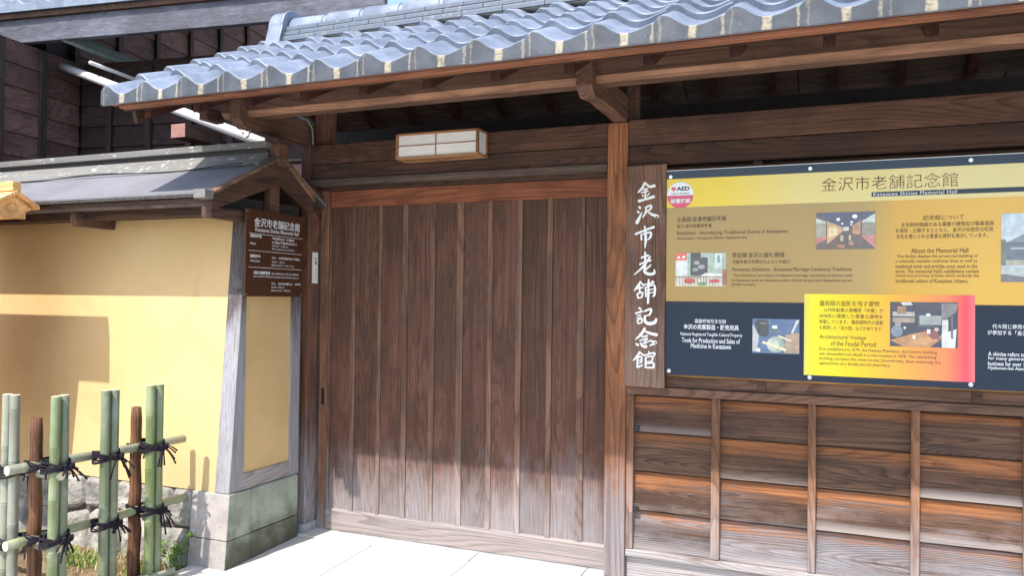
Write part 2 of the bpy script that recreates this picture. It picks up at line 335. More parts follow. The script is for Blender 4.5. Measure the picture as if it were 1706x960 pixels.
# soil bed with bumpy surface
mb = MB(); nx, ny = 90, 44; X0, X1, Y0, Y1 = -6.4, -3.42, -1.95, -.55
from mathutils import noise as mn
for j in range(ny + 1):
    for i in range(nx + 1):
        x = X0 + (X1 - X0) * i / nx; y = Y0 + (Y1 - Y0) * j / ny
        mb.vert((x, y, -.055 + .03 * mn.noise(Vector((x * 4, y * 4, 0))) + .012 * mn.noise(Vector((x * 17, y * 17, 3)))))
for j in range(ny):
    for i in range(nx): a = j * (nx + 1) + i; mb.face((a, a + 1, a + nx + 2, a + nx + 1))
build('planting_bed', mb, M['soil'], kind='structure', smooth=True)
mb = MB(); mb.hexa([(-6.4, -9, gz(-9) - .02), (-3.424, -9, gz(-9) - .02), (-3.424, -1.9, gz(-1.9) - .02), (-6.4, -1.9, gz(-1.9) - .02), (-6.4, -9, gz(-9)), (-3.424, -9, gz(-9)), (-3.424, -1.9, gz(-1.9)), (-6.4, -1.9, gz(-1.9))])
build('street_paving', mb, M['paving'], kind='structure')

# ------------------------------------------------------------------ the gate
gate = thing('tiled_gate', 'dark timber gate with smoked grey tiled roof and wide sliding plank door', 'gate', (-2.15, 0.05, 0))
# posts
box('post', (-3.237, -3.165, -.004, .14, .045, 2.60), M['post'], gate, .006)
box('post', (-1.195, -1.08, -.006, .13, 0.0, 2.468), M['cpost'], gate, .006, label='orange brown post beside the name board, bleached grey at its foot')
mb = MB(); mb.prism([(-3.262, -.03), (-3.262, .030), (-3.252, .048), (-3.154, .048), (-3.144, .030), (-3.144, -.03)], -.035, .10, 'y'); build('plinth', mb, M['plinth'], gate, bevel=.003)
mb = MB(); mb.prism([(-3.237, .14), (-3.237, .6)], 0, 1) if False else None
# struts above the posts
box('strut', (-3.16, -3.055, .03, .12, 2.472, 2.92), M['post'], gate, .004)
box('strut', (-1.10, -1.045, .04, .12, 2.478, 2.95), M['beam_y'], gate, .004)
# header beams
def hb(x0, x1, y0, z0, z1, mat, name='header_beam'): return box(name, (x0, x1, y0, .12, z0, z1), M[mat], gate, .004)
hb(-3.164, -1.196, .0, 2.347, 2.470, 'beam'); hb(-3.164, -1.196, .008, 2.248, 2.344, 'beam_dark'); hb(-3.164, -1.196, -.012, 2.208, 2.246, 'beam_grey', 'lintel_strip')
hb(-1.079, 1.7, .0, 2.338, 2.476, 'beam'); hb(-1.079, 1.7, .010, 2.225, 2.335, 'beam_dark')
# eave purlin with chamfered foot, arms
PZ0, PZ1 = 2.53, 2.668
def purlin(x0, x1, y, nm='eave_purlin'):
    mb = MB(); mb.prism([(y, PZ0 + .03), (y, PZ1), (y + .11, PZ1), (y + .11, PZ0), (y + .028, PZ0)], x0, x1, 'x'); mb.mi[6] = mb.mi[5] = 0; mb.mi[6] = 1; return build(nm, mb, [M['purlin'], M['purlin_foot']], gate)
purlin(-3.35, 1.7, -.60); box('rear_beam', (-3.45, 1.7, .62, .72, 2.53, 2.695), M['darkgap'], gate)
box('ridge_beam', (-3.45, 1.7, .05, .17, 2.86, 3.0), M['beam_dark'], gate)
def arm(x0, x1):
    mb = MB(); mb.prism([(-.655, 2.515), (-.655, 2.655), (-.61, 2.655), (-.61, 2.62), (0, 2.62), (.12, 2.62), (.12, 2.472), (-.01, 2.472), (-.30, 2.435), (-.40, 2.435), (-.56, 2.475), (-.575, 2.485), (-.62, 2.488)], x0, x1, 'x')
    return mb
def arm2(x0, x1, f=-.655):
    mb = MB(); mb.prism([(f, 2.505), (f, 2.655), (f + .04, 2.655), (f + .055, 2.61), (.118, 2.61), (.118, 2.471), (-.008, 2.471), (f + .22, 2.478), (f + .07, 2.462), (f + .03, 2.48)], x0, x1, 'x'); return mb
build('bracket_arm', arm2(-1.168, -1.088), M['beam_y'], gate, bevel=.005)
build('bracket_arm', arm2(-3.24, -3.168), M['beam_y'], gate, bevel=.005)
box('bracket_arm', (-3.50, -3.44, -.62, -.48, 2.53, 2.60), M['beam_y'], gate, .004)
# rafters and boarding
SL = .49
for k in range(-4, 13):
    x = -2.482 + .3435 * k
    if x < -3.56: continue
    mb = MB(); z0 = 2.462
    def rz(y, d=0): return z0 + SL * (y + 1.0) + d
    mb.hexa([(x, -1.0, rz(-1.0)), (x + .045, -1.0, rz(-1.0)), (x + .045, .12, rz(.12)), (x, .12, rz(.12)), (x, -1.0, rz(-1.0, .046)), (x + .045, -1.0, rz(-1.0, .046)), (x + .045, .12, rz(.12, .05)), (x, .12, rz(.12, .05))])
    build('rafter', mb, M['raft'], gate)
    mb = MB()
    def rb(y, d=0): return z0 + SL * (1.24 - y) + d
    mb.hexa([(x, .124, rb(.124)), (x + .045, .124, rb(.124)), (x + .045, 1.24, rb(1.24)), (x, 1.24, rb(1.24)), (x, .124, rb(.124, .05)), (x + .045, .124, rb(.124, .05)), (x + .045, 1.24, rb(1.24, .05)), (x, 1.24, rb(1.24, .05))])
    build('rafter', mb, M['raft'], gate)
for side in (0, 1):
    k = 0; y = -1.06
    while y < .10:
        y2 = min(y + .185, .118); zz = lambda q, d=0: 2.5165 + SL * (q + 1.0) + d
        f = (lambda q: q) if side == 0 else (lambda q: .24 - q)
        xcuts = [-3.60, -3.1 + .2 * (k % 2), -2.15 - .15 * (k % 3), -1.2 + .3 * (k % 2), -.25, .8 - .2 * (k % 2), 1.7]
        for a, b in zip(xcuts[:-1], xcuts[1:]):
            mb = MB(); g = .003
            mb.hexa([(a + g, f(y + g), zz(y + g)), (b - g, f(y + g), zz(y + g)), (b - g, f(y2), zz(y2)), (a + g, f(y2), zz(y2)), (a + g, f(y + g), zz(y + g, .012)), (b - g, f(y + g), zz(y + g, .012)), (b - g, f(y2), zz(y2, .012)), (a + g, f(y2), zz(y2, .012))])
            build('soffit_board', mb, M['soffit'], gate)
        y += .185; k += 1
# solid roof deck above the boarding (keeps daylight out)
mb = MB()
mb.prism([(-1.08, 2.512), (-1.08, 2.530), (.12, 3.125), (1.32, 2.530), (1.32, 2.512), (.12, 3.10)], -3.60, 1.7, 'x'); build('roof_deck', mb, M['beam_dark'], gate)
# eave battens (two stepped strips under the tiles)
box('eave_batten', (-3.56, 1.7, -1.125, -1.082, 2.488, 2.5075), M['fascia'], gate, .003)
box('eave_batten', (-3.62, 1.7, -1.132, -1.10, 2.508, 2.518), M['fascia'], gate, .002)
# barge board on the open gable end
mb = MB()
mb.hexa([(-3.585, -1.0, 2.435), (-3.560, -1.0, 2.435), (-3.560, .12, 2.985), (-3.585, .12, 2.985), (-3.585, -1.03, 2.53), (-3.560, -1.03, 2.53), (-3.560, .12, 3.11), (-3.585, .12, 3.11)])
build('barge_board', mb, M['barge'], gate)
mb = MB()
mb.hexa([(-3.585, .123, 2.985), (-3.560, .123, 2.985), (-3.560, 1.24, 2.435), (-3.585, 1.24, 2.435), (-3.585, .123, 3.11), (-3.560, .123, 3.11), (-3.560, 1.27, 2.53), (-3.585, 1.27, 2.53)])
build('barge_board', mb, M['barge'], gate)

# --- tiles
PT = .2707; HP = .272
def prof(u):
    """height of the wave across one tile: roll at the left, trough right of the middle"""
    pts = [(0, .030), (.05, .047), (.11, .055), (.18, .052), (.26, .040), (.36, .019), (.46, .005), (.55, 0), (.64, .001), (.74, .007), (.84, .016), (.93, .025), (1.0, .030), (1.08, .034)]
    for (a, b), (c, d) in zip(pts, pts[1:]):
        if u <= c:
            s_ = (u - a) / (c - a); s_ = s_ * s_ * (3 - 2 * s_) * .4 + s_ * .6
            return b + (d - b) * s_
    return pts[-1][1]
US = [0, .03, .07, .11, .15, .2, .26, .32, .38, .44, .5, .56, .62, .68, .75, .82, .89, .95, 1.0]
def tile_mesh(L, th=.016, front=None):
    """local: x across, y up the slope (horizontal run), z up; the front lip stands th above the tile below"""
    mb = MB(); mb.smooth = True; rows = []
    ysl = [0, .004, .012, L * .5, L]
    for yy in ysl:
        r_ = []
        for u in US:
            z = prof(u) + (th * (1 - yy / L)) + SL * yy
            if yy == 0: z -= .005
            r_.append(mb.vert((u * PT, yy, z)))
        rows.append(r_)
    for a, b in zip(rows, rows[1:]):
        for i in range(len(US) - 1): mb.face((a[i], a[i + 1], b[i + 1], b[i]))
    # front face and underside
    if front is None:
        bot = [mb.vert((u * PT, .016, prof(u) - .006)) for u in US]
    else:
        bot = [mb.vert((u * PT, 0, -front)) for u in US]
    mb.face  # noqa
    ftop = [mb.vert(mb.v[q]) for q in rows[0]]
    for i in range(len(US) - 1): mb.face((bot[i], bot[i + 1], ftop[i + 1], ftop[i]))
    back = [mb.vert((u * PT, L if front is None else .018, (prof(u) - .012 + SL * L) if front is None else -front)) for u in US]
    for i in range(len(US) - 1): mb.face((back[i], back[i + 1], bot[i + 1], bot[i]))
    # left edge lip
    mb.face((rows[0][0], rows[-1][0], back[0], bot[0])) if front is None else mb.face((rows[0][0], rows[2][0], back[0], bot[0]))
    return mb
def mk(name, mb, mat, parent):
    o = build(name, mb, mat, None, fixn=False)
    for p in o.data.polygons: p.use_smooth = True
    try: o.data.set_sharp_from_angle(angle=R(38))
    except Exception: pass
    o.parent = parent; return o
roof = None
NX = 19; XV = -3.665; YE = -1.15; ZE = 2.538
org = ORG[gate.name]
eave0 = mk('eave_tile', tile_mesh(.235, .018, front=.031), M['eavetile'], gate)
eave0.location = Vector((XV, YE, ZE)) - org
for k in range(1, NX): clone(eave0, Vector((XV + PT * k + random.uniform(-.001, .001), YE, ZE + random.uniform(-.0015, .0015))) - org)
t0 = mk('roof_tile', tile_mesh(.235, .031), M['tile'], gate); first = True
for r_ in range(1, 7):
    for k in range(NX):
        yy = YE + .012 + .199 * r_
        loc = Vector((XV + PT * k + random.uniform(-.0015, .0015), yy, ZE + .004 + SL * (yy - YE) + random.uniform(-.0015, .0015))) - org
        if first: t0.location = loc; first = False
        else: clone(t0, loc, rot=(random.uniform(-.006, .006), 0, random.uniform(-.004, .004)))
# rear slope: one tiled sheet
mb = MB(); nrear = 7
for r_ in range(nrear):
    y0_ = 1.39 - .199 * r_; pa = None
    for k in range(NX):
        for u in US[:-1]:
            pass
mb.prism([(.22, 3.10), (.22, 3.14), (1.39, 2.57), (1.39, 2.53)], -3.64, 1.5, 'x'); build('rear_tile_slope', mb, M['tile'], gate)

# --- ridge: three courses of flat tiles, half-round cap, end tile
RY = .12
zz = 3.165
for c_, (hw, h) in enumerate(((.135, .040), (.118, .036), (.105, .036))):
    L = .262; x = -3.40 + (.13 if c_ % 2 else 0)
    base = None; cells = [(-3.40, x - .004)] if c_ % 2 else []
    while x < 1.4: cells.append((x, x + L - .003)); x += L
    mm = MB(); mm.box(-3.40, 1.4, RY - hw + .016, RY + hw - .016, zz, zz + h); build('ridge_bedding', mm, M['limemortar'], gate)
    for a, b in cells:
        mm = MB(); j = random.uniform(-.002, .002)
        mm.prism([(RY - hw + j, zz + .003), (RY - hw + j, zz + h - .010), (RY - hw + .012 + j, zz + h - .001), (RY, zz + h - .001), (RY, zz + .003)], a, b, 'x')
        build('ridge_course_tile', mm, M['noshi'], gate, bevel=.002)
        mm = MB(); mm.prism([(RY + hw, zz + .003), (RY + hw, zz + h - .010), (RY + .002, zz + h - .001), (RY + .002, zz + .003)], a, b, 'x')
    zz += h
x = -3.385; capm = None
while x < 1.4:
    mm = MB(); L = .285; n = 12; ri = []
    for xx, rr in ((0, .083), (.012, .088), (L - .03, .082), (L - .028, .076), (L + .015, .075)):
        ri.append([mm.vert((xx, rr * -math.cos(math.pi * i / n), rr * .92 * math.sin(math.pi * i / n))) for i in range(n + 1)])
    for a, b in zip(ri, ri[1:]):
        for i in range(n): mm.face((a[i], b[i], b[i + 1], a[i + 1]))
    mm.face(ri[0])
    if capm is None: capm = mk('ridge_cap_tile', mm, M['tile'], gate); capm.location = Vector((x, RY, zz)) - org
    else: clone(capm, Vector((x, RY, zz + random.uniform(-.002, .002))) - org)
    x += L
# end tile (hood)
mm = MB(); n = 16
def hood(s, dz=0):
    return [(RY - .165 * s, 3.135), (RY - .150 * s, 3.20)] + [(RY - .128 * s * math.cos(math.pi * i / n), 3.275 + (.125 * s + dz) * math.sin(math.pi * i / n)) for i in range(n + 1)] + [(RY + .150 * s, 3.20), (RY + .165 * s, 3.135)]
mm.prism(hood(1.0), -3.52, -3.40, 'x'); build('ridge_end_tile', mm, M['tile'], gate, bevel=.008)
mm = MB(); mm.prism(hood(1.06), -3.415, -3.395, 'x'); build('ridge_end_rim', mm, M['tile'], gate, bevel=.004)
mm = MB(); mm.prism([(RY - .19, 3.09), (RY - .17, 3.15), (RY + .17, 3.15), (RY + .19, 3.09)], -3.54, -3.42, 'x'); build('ridge_foot_tile', mm, M['noshi'], gate, bevel=.006)

# --- sliding door
DY = .092
door_edges = [(-3.056, -2.898), (-2.870, -2.702), (-2.677, -2.528), (-2.490, -2.332), (-2.299, -2.149), (-2.107, -1.946), (-1.915, -1.763), (-1.7285, -1.571), (-1.540, -1.388), (-1.3465, -1.190)]
door = box('sliding_door', (-3.07, -1.14, DY + .012, DY + .03, .01, 2.17), M['beam_dark'], gate); ORG[door.name] = org
for a, b in door_edges: box('board', (a, b, DY + random.uniform(0, .002), DY + .013, .134, 2.078), M['door'], door, .002)
for (a, b), (c_, d) in zip(door_edges, door_edges[1:]): box('cover_strip', (b - .001, c_ + .001, DY - .008, DY + .011, .134, 2.078), M['door_strip'], door, .003)
mb = MB(); mb.prism([(DY - .014, .006), (DY - .014, .128), (DY - .002, .140), (DY + .02, .140), (DY + .02, .006)], -3.07, -1.14, 'x'); build('bottom_rail', mb, M['door_rail'], door, bevel=.002)
box('top_rail', (-3.062, -1.14, DY - .012, DY + .012, 2.078, 2.182), M['red'], door, .003)
box('jamb', (-3.136, -3.074, DY - .012, DY + .05, .0, 2.205), M['jamb'], gate, .003)
box('jamb', (-3.0735, -3.058, DY - .004, DY + .011, .136, 2.10), M['door_strip'], gate, .002)
box('door_head', (-3.16, -1.19, DY - .03, DY + .03, 2.184, 2.2075), M['beam_dark'], gate)
mb = MB(); mb.box(-3.112, -3.092, DY - .017, DY - .011, .80, .905); build('door_pull', mb, M['black'], gate)
# dark back screen behind the beams (inside of the passage)
box('sill_stone', (-3.14, -1.19, .075, .30, -.05, .004), M['plinth'], gate)

# ------------------------------------------------------------------ boarded wall right of the gate
bw = thing('boarded_wall', 'weathered wall of lapped boards and thin battens below the information board', 'wall', (.3, .06, 0))
box('backing', (-1.078, 1.9, .075, .20, 0, 2.22), M['beam_dark'], bw)
bx = [-1.082 + .001, -.629, -.158, .300, .756, 1.215, 1.66]; bwid = [.040, .043, .037, .038, .038, .038, .038]
for x, w_ in zip(bx, bwid): box('batten', (x, x + w_, .014, .066, .160, 1.0), M['batten'], bw, .003)
zl = [(.793, .999), (.582, .803), (.372, .592), (.160, .382)]
for i in range(len(bx) - 1):
    for z0, z1 in zl:
        a, b = bx[i] + bwid[i] * .5, bx[i + 1] + bwid[i + 1] * .5
        mb = MB(); n = 12; f0, f1, b0, b1 = [], [], [], []
        ph = random.uniform(0, 9)
        for q in range(n + 1):
            x = a + (b - a) * q / n; dzz = .003 * mn.noise(Vector((x * 5, z0 * 7, ph)))
            f0.append(mb.vert((x, .033, z0 + dzz))); f1.append(mb.vert((x, .056, z1)))
            b0.append(mb.vert((x, .045, z0 + dzz))); b1.append(mb.vert((x, .0742, z1)))
        for q in range(n):
            mb.face((f0[q], f0[q + 1], f1[q + 1], f1[q])); mb.face((b0[q + 1], b0[q], b1[q], b1[q + 1])); mb.face((b0[q], b0[q + 1], f0[q + 1], f0[q])); mb.face((f1[q], f1[q + 1], b1[q + 1], b1[q]))
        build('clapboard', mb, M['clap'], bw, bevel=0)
box('sill_rail', (-1.078, 1.9, -.004, .07, .995, 1.038), M['sill'], bw, .004)
box('foot_rail', (-1.078, 1.9, .004, .08, .122, .158), M['sill'], bw, .005)
box('foot_board', (-1.078, 1.9, .032, .09, -.03, .120), M['sill'], bw, .003)
box('wall_rail', (-1.078, 1.9, .02, .075, 1.040, 1.098), M['sill'], bw, .003)
box('wall_ledge', (-.863, 1.9, .0, .074, 1.100, 1.1125), M['ledge'], bw, .002)
for x in (-.40, .55): box('stud', (x, x + .04, .012, .019, 1.040, 1.098), M['beam_dark'], bw, .002)
box('stud', (-.43, -.385, .02, .074, 2.05, 2.222), M['beam_dark'], bw, .002)
for z_ in (.80, .365): box('iron_clip', (-1.04, -1.012, .02, .036, z_ - .004, z_ + .022), M['black'], bw)

# ------------------------------------------------------------------ writing
def text_mesh(s, res=2, bold=0.0, shear=0.0, spacing=1.0):
    c = bpy.data.curves.new('lettering', 'FONT'); c.body = s; c.resolution_u = res; c.offset = bold; c.shear = shear; c.space_character = spacing
    o = bpy.data.objects.new('lettering', c); COL.objects.link(o); bpy.context.view_layer.update()
    dg = bpy.context.evaluated_depsgraph_get(); me = bpy.data.meshes.new_from_object(o.evaluated_get(dg))
    bpy.data.objects.remove(o); return me
def write(parent, s, mat, P0, PX, PZ, width, height, **k):
    """lettering fitted to width x height metres; P0 lower-left corner, PX / PZ unit vectors in the sign's plane"""
    me = text_mesh(s, **k); xs_ = [v.co.x for v in me.vertices]; ys_ = [v.co.y for v in me.vertices]
    x0, x1, y0, y1 = min(xs_), max(xs_), min(ys_), max(ys_)
    org = ORG[parent.name]
    for v in me.vertices:
        v.co = P0 + PX * ((v.co.x - x0) / (x1 - x0) * width) + PZ * ((v.co.y - y0) / (y1 - y0) * height) - org
    me.materials.clear(); me.materials.append(mat); me.name = 'lettering'
    o = bpy.data.objects.new('lettering', me); link(o, parent); return o
XU, ZU = Vector((1, 0, 0)), Vector((0, 0, 1))

# ------------------------------------------------------------------ information board
ib = thing('information_board', 'long printed display board in yellow, tan and navy fixed under the gate eave', 'notice board', (.2, -.03, 1.11))
BXL, BXR, BZ0, BZ1, BY = -.863, 1.30, 1.112, 2.183, -.030
box('backing_panel', (BXL, BXR, BY + .002, BY + .028, BZ0, BZ1), M['beam_grey'], ib)
def printmat(name, stops, axis=0, zig=.05, coat=.6):
    """printed colour along x with a fine zigzag pattern, under clear acrylic"""
    t = NT(name); P = t.pos(); s = t.sep(P); r_ = t.n('ValToRGB'); r_.color_ramp.interpolation = 'LINEAR'
    lo, hi = stops[0][0], stops[-1][0]
    t.set(r_.inputs[0], t.math('DIVIDE', t.math('SUBTRACT', s[axis], lo), hi - lo))
    e = r_.color_ramp.elements
    while len(e) < len(stops): e.new(.5)
    for q, (p, c_) in zip(e, stops): q.position = (p - lo) / (hi - lo); q.color = (*c_, 1)
    zgz = t.math('PINGPONG', s[0], .05); ln = t.math('PINGPONG', t.math('ADD', s[2], t.math('MULTIPLY', zgz, .7)), .0065)
    k = t.ramp(ln, .0015, .005, 1 - zig, 1 + zig)
    hv = t.n('HueSaturation'); t.set(hv.inputs['Color'], r_.outputs[0]); t.set(hv.inputs['Value'], k)
    t.out(hv.outputs[0], .7, .0); t.b.inputs['Coat Weight'].default_value = coat; t.b.inputs['Coat Roughness'].default_value = .02; t.b.inputs['Coat IOR'].default_value = 1.5
    return t.m
NAVY = (.022, .034, .055)
M['p_navy'] = printmat('navy_panel_print', [(-.9, NAVY), (1.4, (.024, .036, .058))], zig=.12)
M['p_yellow'] = printmat('yellow_band_print', [(-.9, (.80, .56, .04)), (-.55, (.80, .60, .07)), (-.2, (.74, .62, .24)), (.6, (.72, .63, .30)), (1.4, (.75, .62, .25))])
M['p_tan'] = printmat('tan_to_orange_print', [(-.9, (.40, .27, .10)), (-.1, (.42, .29, .12)), (.10, (.46, .32, .13)), (.24, (.66, .39, .08)), (.55, (.72, .44, .10)), (1.4, (.74, .45, .10))])
M['p_grad'] = printmat('yellow_to_red_print', [(-.19, (.68, .58, .16)), (-.14, (.84, .76, .05)), (.05, (.84, .60, .04)), (.25, (.84, .42, .08)), (.44, (.82, .27, .12)), (.52, (.80, .10, .14)), (.555, (.78, .20, .20))])
def panel(name, x0, x1, z0, z1, mat, k=1, parent=ib):
    mb = MB(); y = BY - .0006 * k
    mb.box(x0, x1, y, y + .0005, z0, z1); return build(name, mb, mat, parent)
panel('printed_panel', BXL, BXR, BZ0, BZ1, M['p_navy'], 1)
panel('printed_panel', BXL, BXR, 1.990, 2.140, M['p_yellow'], 2)
panel('printed_panel', BXL, BXR, 1.498, 1.990, M['p_tan'], 2)
panel('printed_panel', -.178, .556, 1.143, 1.542, M['p_grad'], 3)
panel('title_strip', atY(1452, 324, BY).x, BXR, atY(1452, 328, BY).z, atY(1452, 320.3, BY).z, M['p_navy'], 3)
FY = BY - .0026
def bt(s, x0px, x1px, ytop, ybot, mat='darkprint', **k):
    """a line of print between photograph columns x0..x1, taken back onto the board's plane"""
    a = atY(x0px, (ytop + ybot) / 2, BY); b = atY(x1px, (ytop + ybot) / 2, BY)
    h = (ybot - ytop) / (ray((x0px + x1px) / 2, 400).y) * 0 + (atY(x0px, ytop, BY).z - atY(x0px, ybot, BY).z)
    return a, b, h, s, mat, k
def line(s, xl, yl, xr, hpx, mat='darkprint', **k):
    """xl, yl: left end of the line's middle in the photograph; xr: right end; hpx: letter height there"""
    a = atY(xl, yl, BY); z = a.z; h = atY(xl, yl - hpx / 2, BY).z - atY(xl, yl + hpx / 2, BY).z
    b = atY(xr, yl, BY)
    return write(ib, s, M[mat], Vector((a.x, FY, z - h / 2)), XU, ZU, b.x - a.x, h, **k)
line('金沢市老舗記念館', 1369, 308, 1596, 22.5, 'brownprint', bold=-.012)
line('Kanazawa Shinise Memorial Hall', 1455, 323.9, 1594, 6.2, 'whiteprint', spacing=1.08)
line('企画展:金澤老舗百年展', 1128, 366, 1210, 8.5)
line('協力:金沢老舗百年會', 1128, 377, 1186, 6.5)
line('Exhibition : Introducing Traditional Stores in Kanazawa', 1128, 389.5, 1312, 8)
line('Association : Kanazawa Shinise Hyakunen-kai', 1128, 398, 1244, 6)
line('常設展:金沢の婚礼模様', 1220, 425.5, 1307, 8.5)
line('花嫁衣裳や花嫁のれんなどを紹介', 1220, 436.5, 1317, 6.5)
line('Permanent Exhibition : Kanazawa Marriage Ceremony Traditions', 1220, 450, 1419, 8)
line('This Exhibition introduces traditional marriage ceremony practices used', 1222, 459.6, 1419, 6)
line('in Kanazawa such as Hanayome-ishou (bridal dress) and Hanayome-noren', 1219, 467.6, 1419, 6)
line('(bridal curtain)', 1219, 474.6, 1258, 6)
line('国登録有形文化財', 1158, 535, 1210, 7, 'whiteprint', bold=.01)
line('金沢の売薬製造・販売用具', 1139, 544.5, 1231, 9, 'whiteprint', bold=.015)
line('National Registered Tangible Cultural Property', 1134, 557, 1237, 7, 'whiteprint', bold=.008)
line('Tools for Production and Sales of', 1136, 566.5, 1233, 8, 'whiteprint', bold=.012)
line('Medicine in Kanazawa', 1151, 576, 1218, 8, 'whiteprint', bold=.012)
line('記念館について', 1538, 363, 1606, 8.5)
for i, (s_, xl, xr) in enumerate((('文化財的価値のある薬屋の建物及び製薬道具', 1501, 1656), ('を保存・公開するとともに、金沢の伝統的な町民', 1492, 1655), ('文化を感じられる貴重な資料を展示しています。', 1493, 1646))):
    line(s_, xl, 375 + i * 9.7, xr, 7.5)
line('About the Memorial Hall', 1518, 418, 1613, 8)
for i, (s_, xr) in enumerate((('This facility displays the preserved building of', 1629), ('a culturally valuable medicinal shop as well as', 1628), ('medicinal tools and articles once used in the', 1628), ("store. The memorial Hall's exhibitions contain", 1631), ('numerous precious articles which embody the', 1631), ('traditional culture of Kanazawa citizens.', 1613))):
    line(s_, 1492 + (2 if i == 0 else 0), 428 + i * 8, xr, 6.5)
line('藩政期の面影を残す建物', 1365, 505.5, 1465, 9)
for i, (s_, xl, xr) in enumerate((('1579年創業の薬種商「中屋」が', 1373, 1472), ('1878年に建築した貴重な建物を', 1365, 1471), ('移築しています。藩政期時代の面影', 1365, 1472), ('を再現した「店の間」などがあります。', 1365, 1471))):
    line(s_, xl, 516.5 + i * 9.8, xr, 7)
line('Architectural Vestige', 1365, 562, 1443, 8.5)
line('of the Feudal Period', 1384, 572, 1459, 8.5)
for i, (s_, xr) in enumerate((('First established in 1579, the Nakaya Pharmacy, the historic building', 1561), ('was dismantled and rebuilt in a new location in 1878. The refurbishing', 1560), ('building contains the mise-no-ma (storefront), thus restoring the', 1567), ('appearance of a feudal-period pharmacy.', 1484))):
    line(s_, 1365, 582 + i * 7.8, xr, 6.5)
line('代々同じ商売を営む', 1653, 544, 1728, 8, 'whiteprint', bold=.01)
line('が参加する「金沢老舗', 1645, 554, 1728, 8, 'whiteprint', bold=.01)
for i, s_ in enumerate(('A shinise refers to a', 'for many generations', 'business for over 100', 'Hyakunen-kai Association')):
    line(s_, 1646, 589.5 + i * 8, (1714, 1722, 1716, 1728)[i], 7, 'whiteprint', bold=.012)
# photographs printed on the board: small plain scenes
def pm(name, c_):
    if name not in M:
        t = NT(name); P = t.pos(); nn = t.noise(P, 38, 2, .5); n3 = t.n('TexNoise'); t.set(n3.inputs['Vector'], P); n3.inputs['Scale'].default_value = 55; n3.inputs['Detail'].default_value = 4
        cc = t.mix(t.ramp(nn, .3, .7), tuple(q * .84 for q in c_), tuple(min(1, q * 1.12) for q in c_)) if name.startswith('photo') else t.mix(0.0, c_, c_)
        if name.startswith('photo'): cc = t.mix(.03, cc, n3.outputs['Color'])
        t.out(cc, .5, .4); t.b.inputs['Coat Weight'].default_value = .9; t.b.inputs['Coat Roughness'].default_value = .02; M[name] = t.m
    return M[name]
def picture(corner, w_, h_, polys):
    """corner: photograph pixel of the upper-left corner; polys in 0..1 coordinates, y down; each {colour, points}"""
    a = atY(*corner, BY); b = atY(corner[0] + w_, corner[1], BY); W = b.x - a.x; H = a.z - atY(corner[0], corner[1] + h_, BY).z
    mb = MB(); mats = []
    for i, (c_, pts) in enumerate(polys):
        nm = 'photo_print_%02d%02d%02d' % tuple(int(q * 99) for q in c_); m_ = pm(nm, c_)
        if m_ not in mats: mats.append(m_)
        mb.cur = mats.index(m_)
        b_ = [mb.vert((a.x + W * x, FY - .0002 * i, a.z - H * y)) for x, y in pts]; mb.face(b_)
    return build('printed_photo', mb, mats, ib, fixn=False)
def circ(cx, cy, r, asp=1.0, n=14): return [(cx + r * math.cos(2 * math.pi * i / n), cy + r * asp * math.sin(2 * math.pi * i / n)) for i in range(n)]
def rect(a, b, c_, d): return [(a, b), (c_, b), (c_, d), (a, d)]
# hall interior with ceiling lamps
picture((1360, 355), 98, 61, [((.12, .08, .08), rect(0, 0, 1, 1)), ((.06, .07, .14), [(0, 0), (1, 0), (.55, .42), (.45, .42)]), ((.55, .62, .6), [(0, .14), (.17, .24), (.17, .30), (0, .30)]), ((.35, .33, .25), [(0, .28), (.17, .28), (.17, .7), (0, .75)]),
    ((.55, .18, .16), [(0, .68), (.18, .64), (.18, .72), (0, .86)]), ((.60, .36, .18), [(.19, .24), (.45, .40), (.45, .52), (.19, .86)]), ((.78, .62, .36), [(.22, .38), (.36, .42), (.36, .6), (.22, .66)]), ((.62, .60, .50), rect(.46, .40, .56, .5)),
    ((.50, .25, .16), [(.62, .36), (.76, .24), (.76, .62), (.62, .58)]), ((.60, .66, .62), [(.78, .25), (1, .05), (1, .28), (.78, .28)]), ((.30, .27, .22), rect(.78, .28, 1, .65)), ((.58, .22, .20), [(.76, .64), (1, .64), (1, .98)]),
    ((.5, .42, .28), rect(.42, .62, .47, .78)), ((.6, .5, .36), rect(.56, .62, .60, .76)), ((.42, .18, .10), circ(.43, .92, .07, .7)), ((.42, .2, .12), circ(.60, .84, .05, 1.2)),
    ((.85, .85, .80), circ(.38, .19, .035, 1.3)), ((.85, .85, .80), circ(.66, .12, .045, 1.2)), ((.85, .85, .80), circ(.45, .31, .022, 1.2)), ((.85, .85, .80), circ(.61, .27, .025, 1.2)), ((.85, .85, .80), circ(.60, .34, .016, 1.2))])
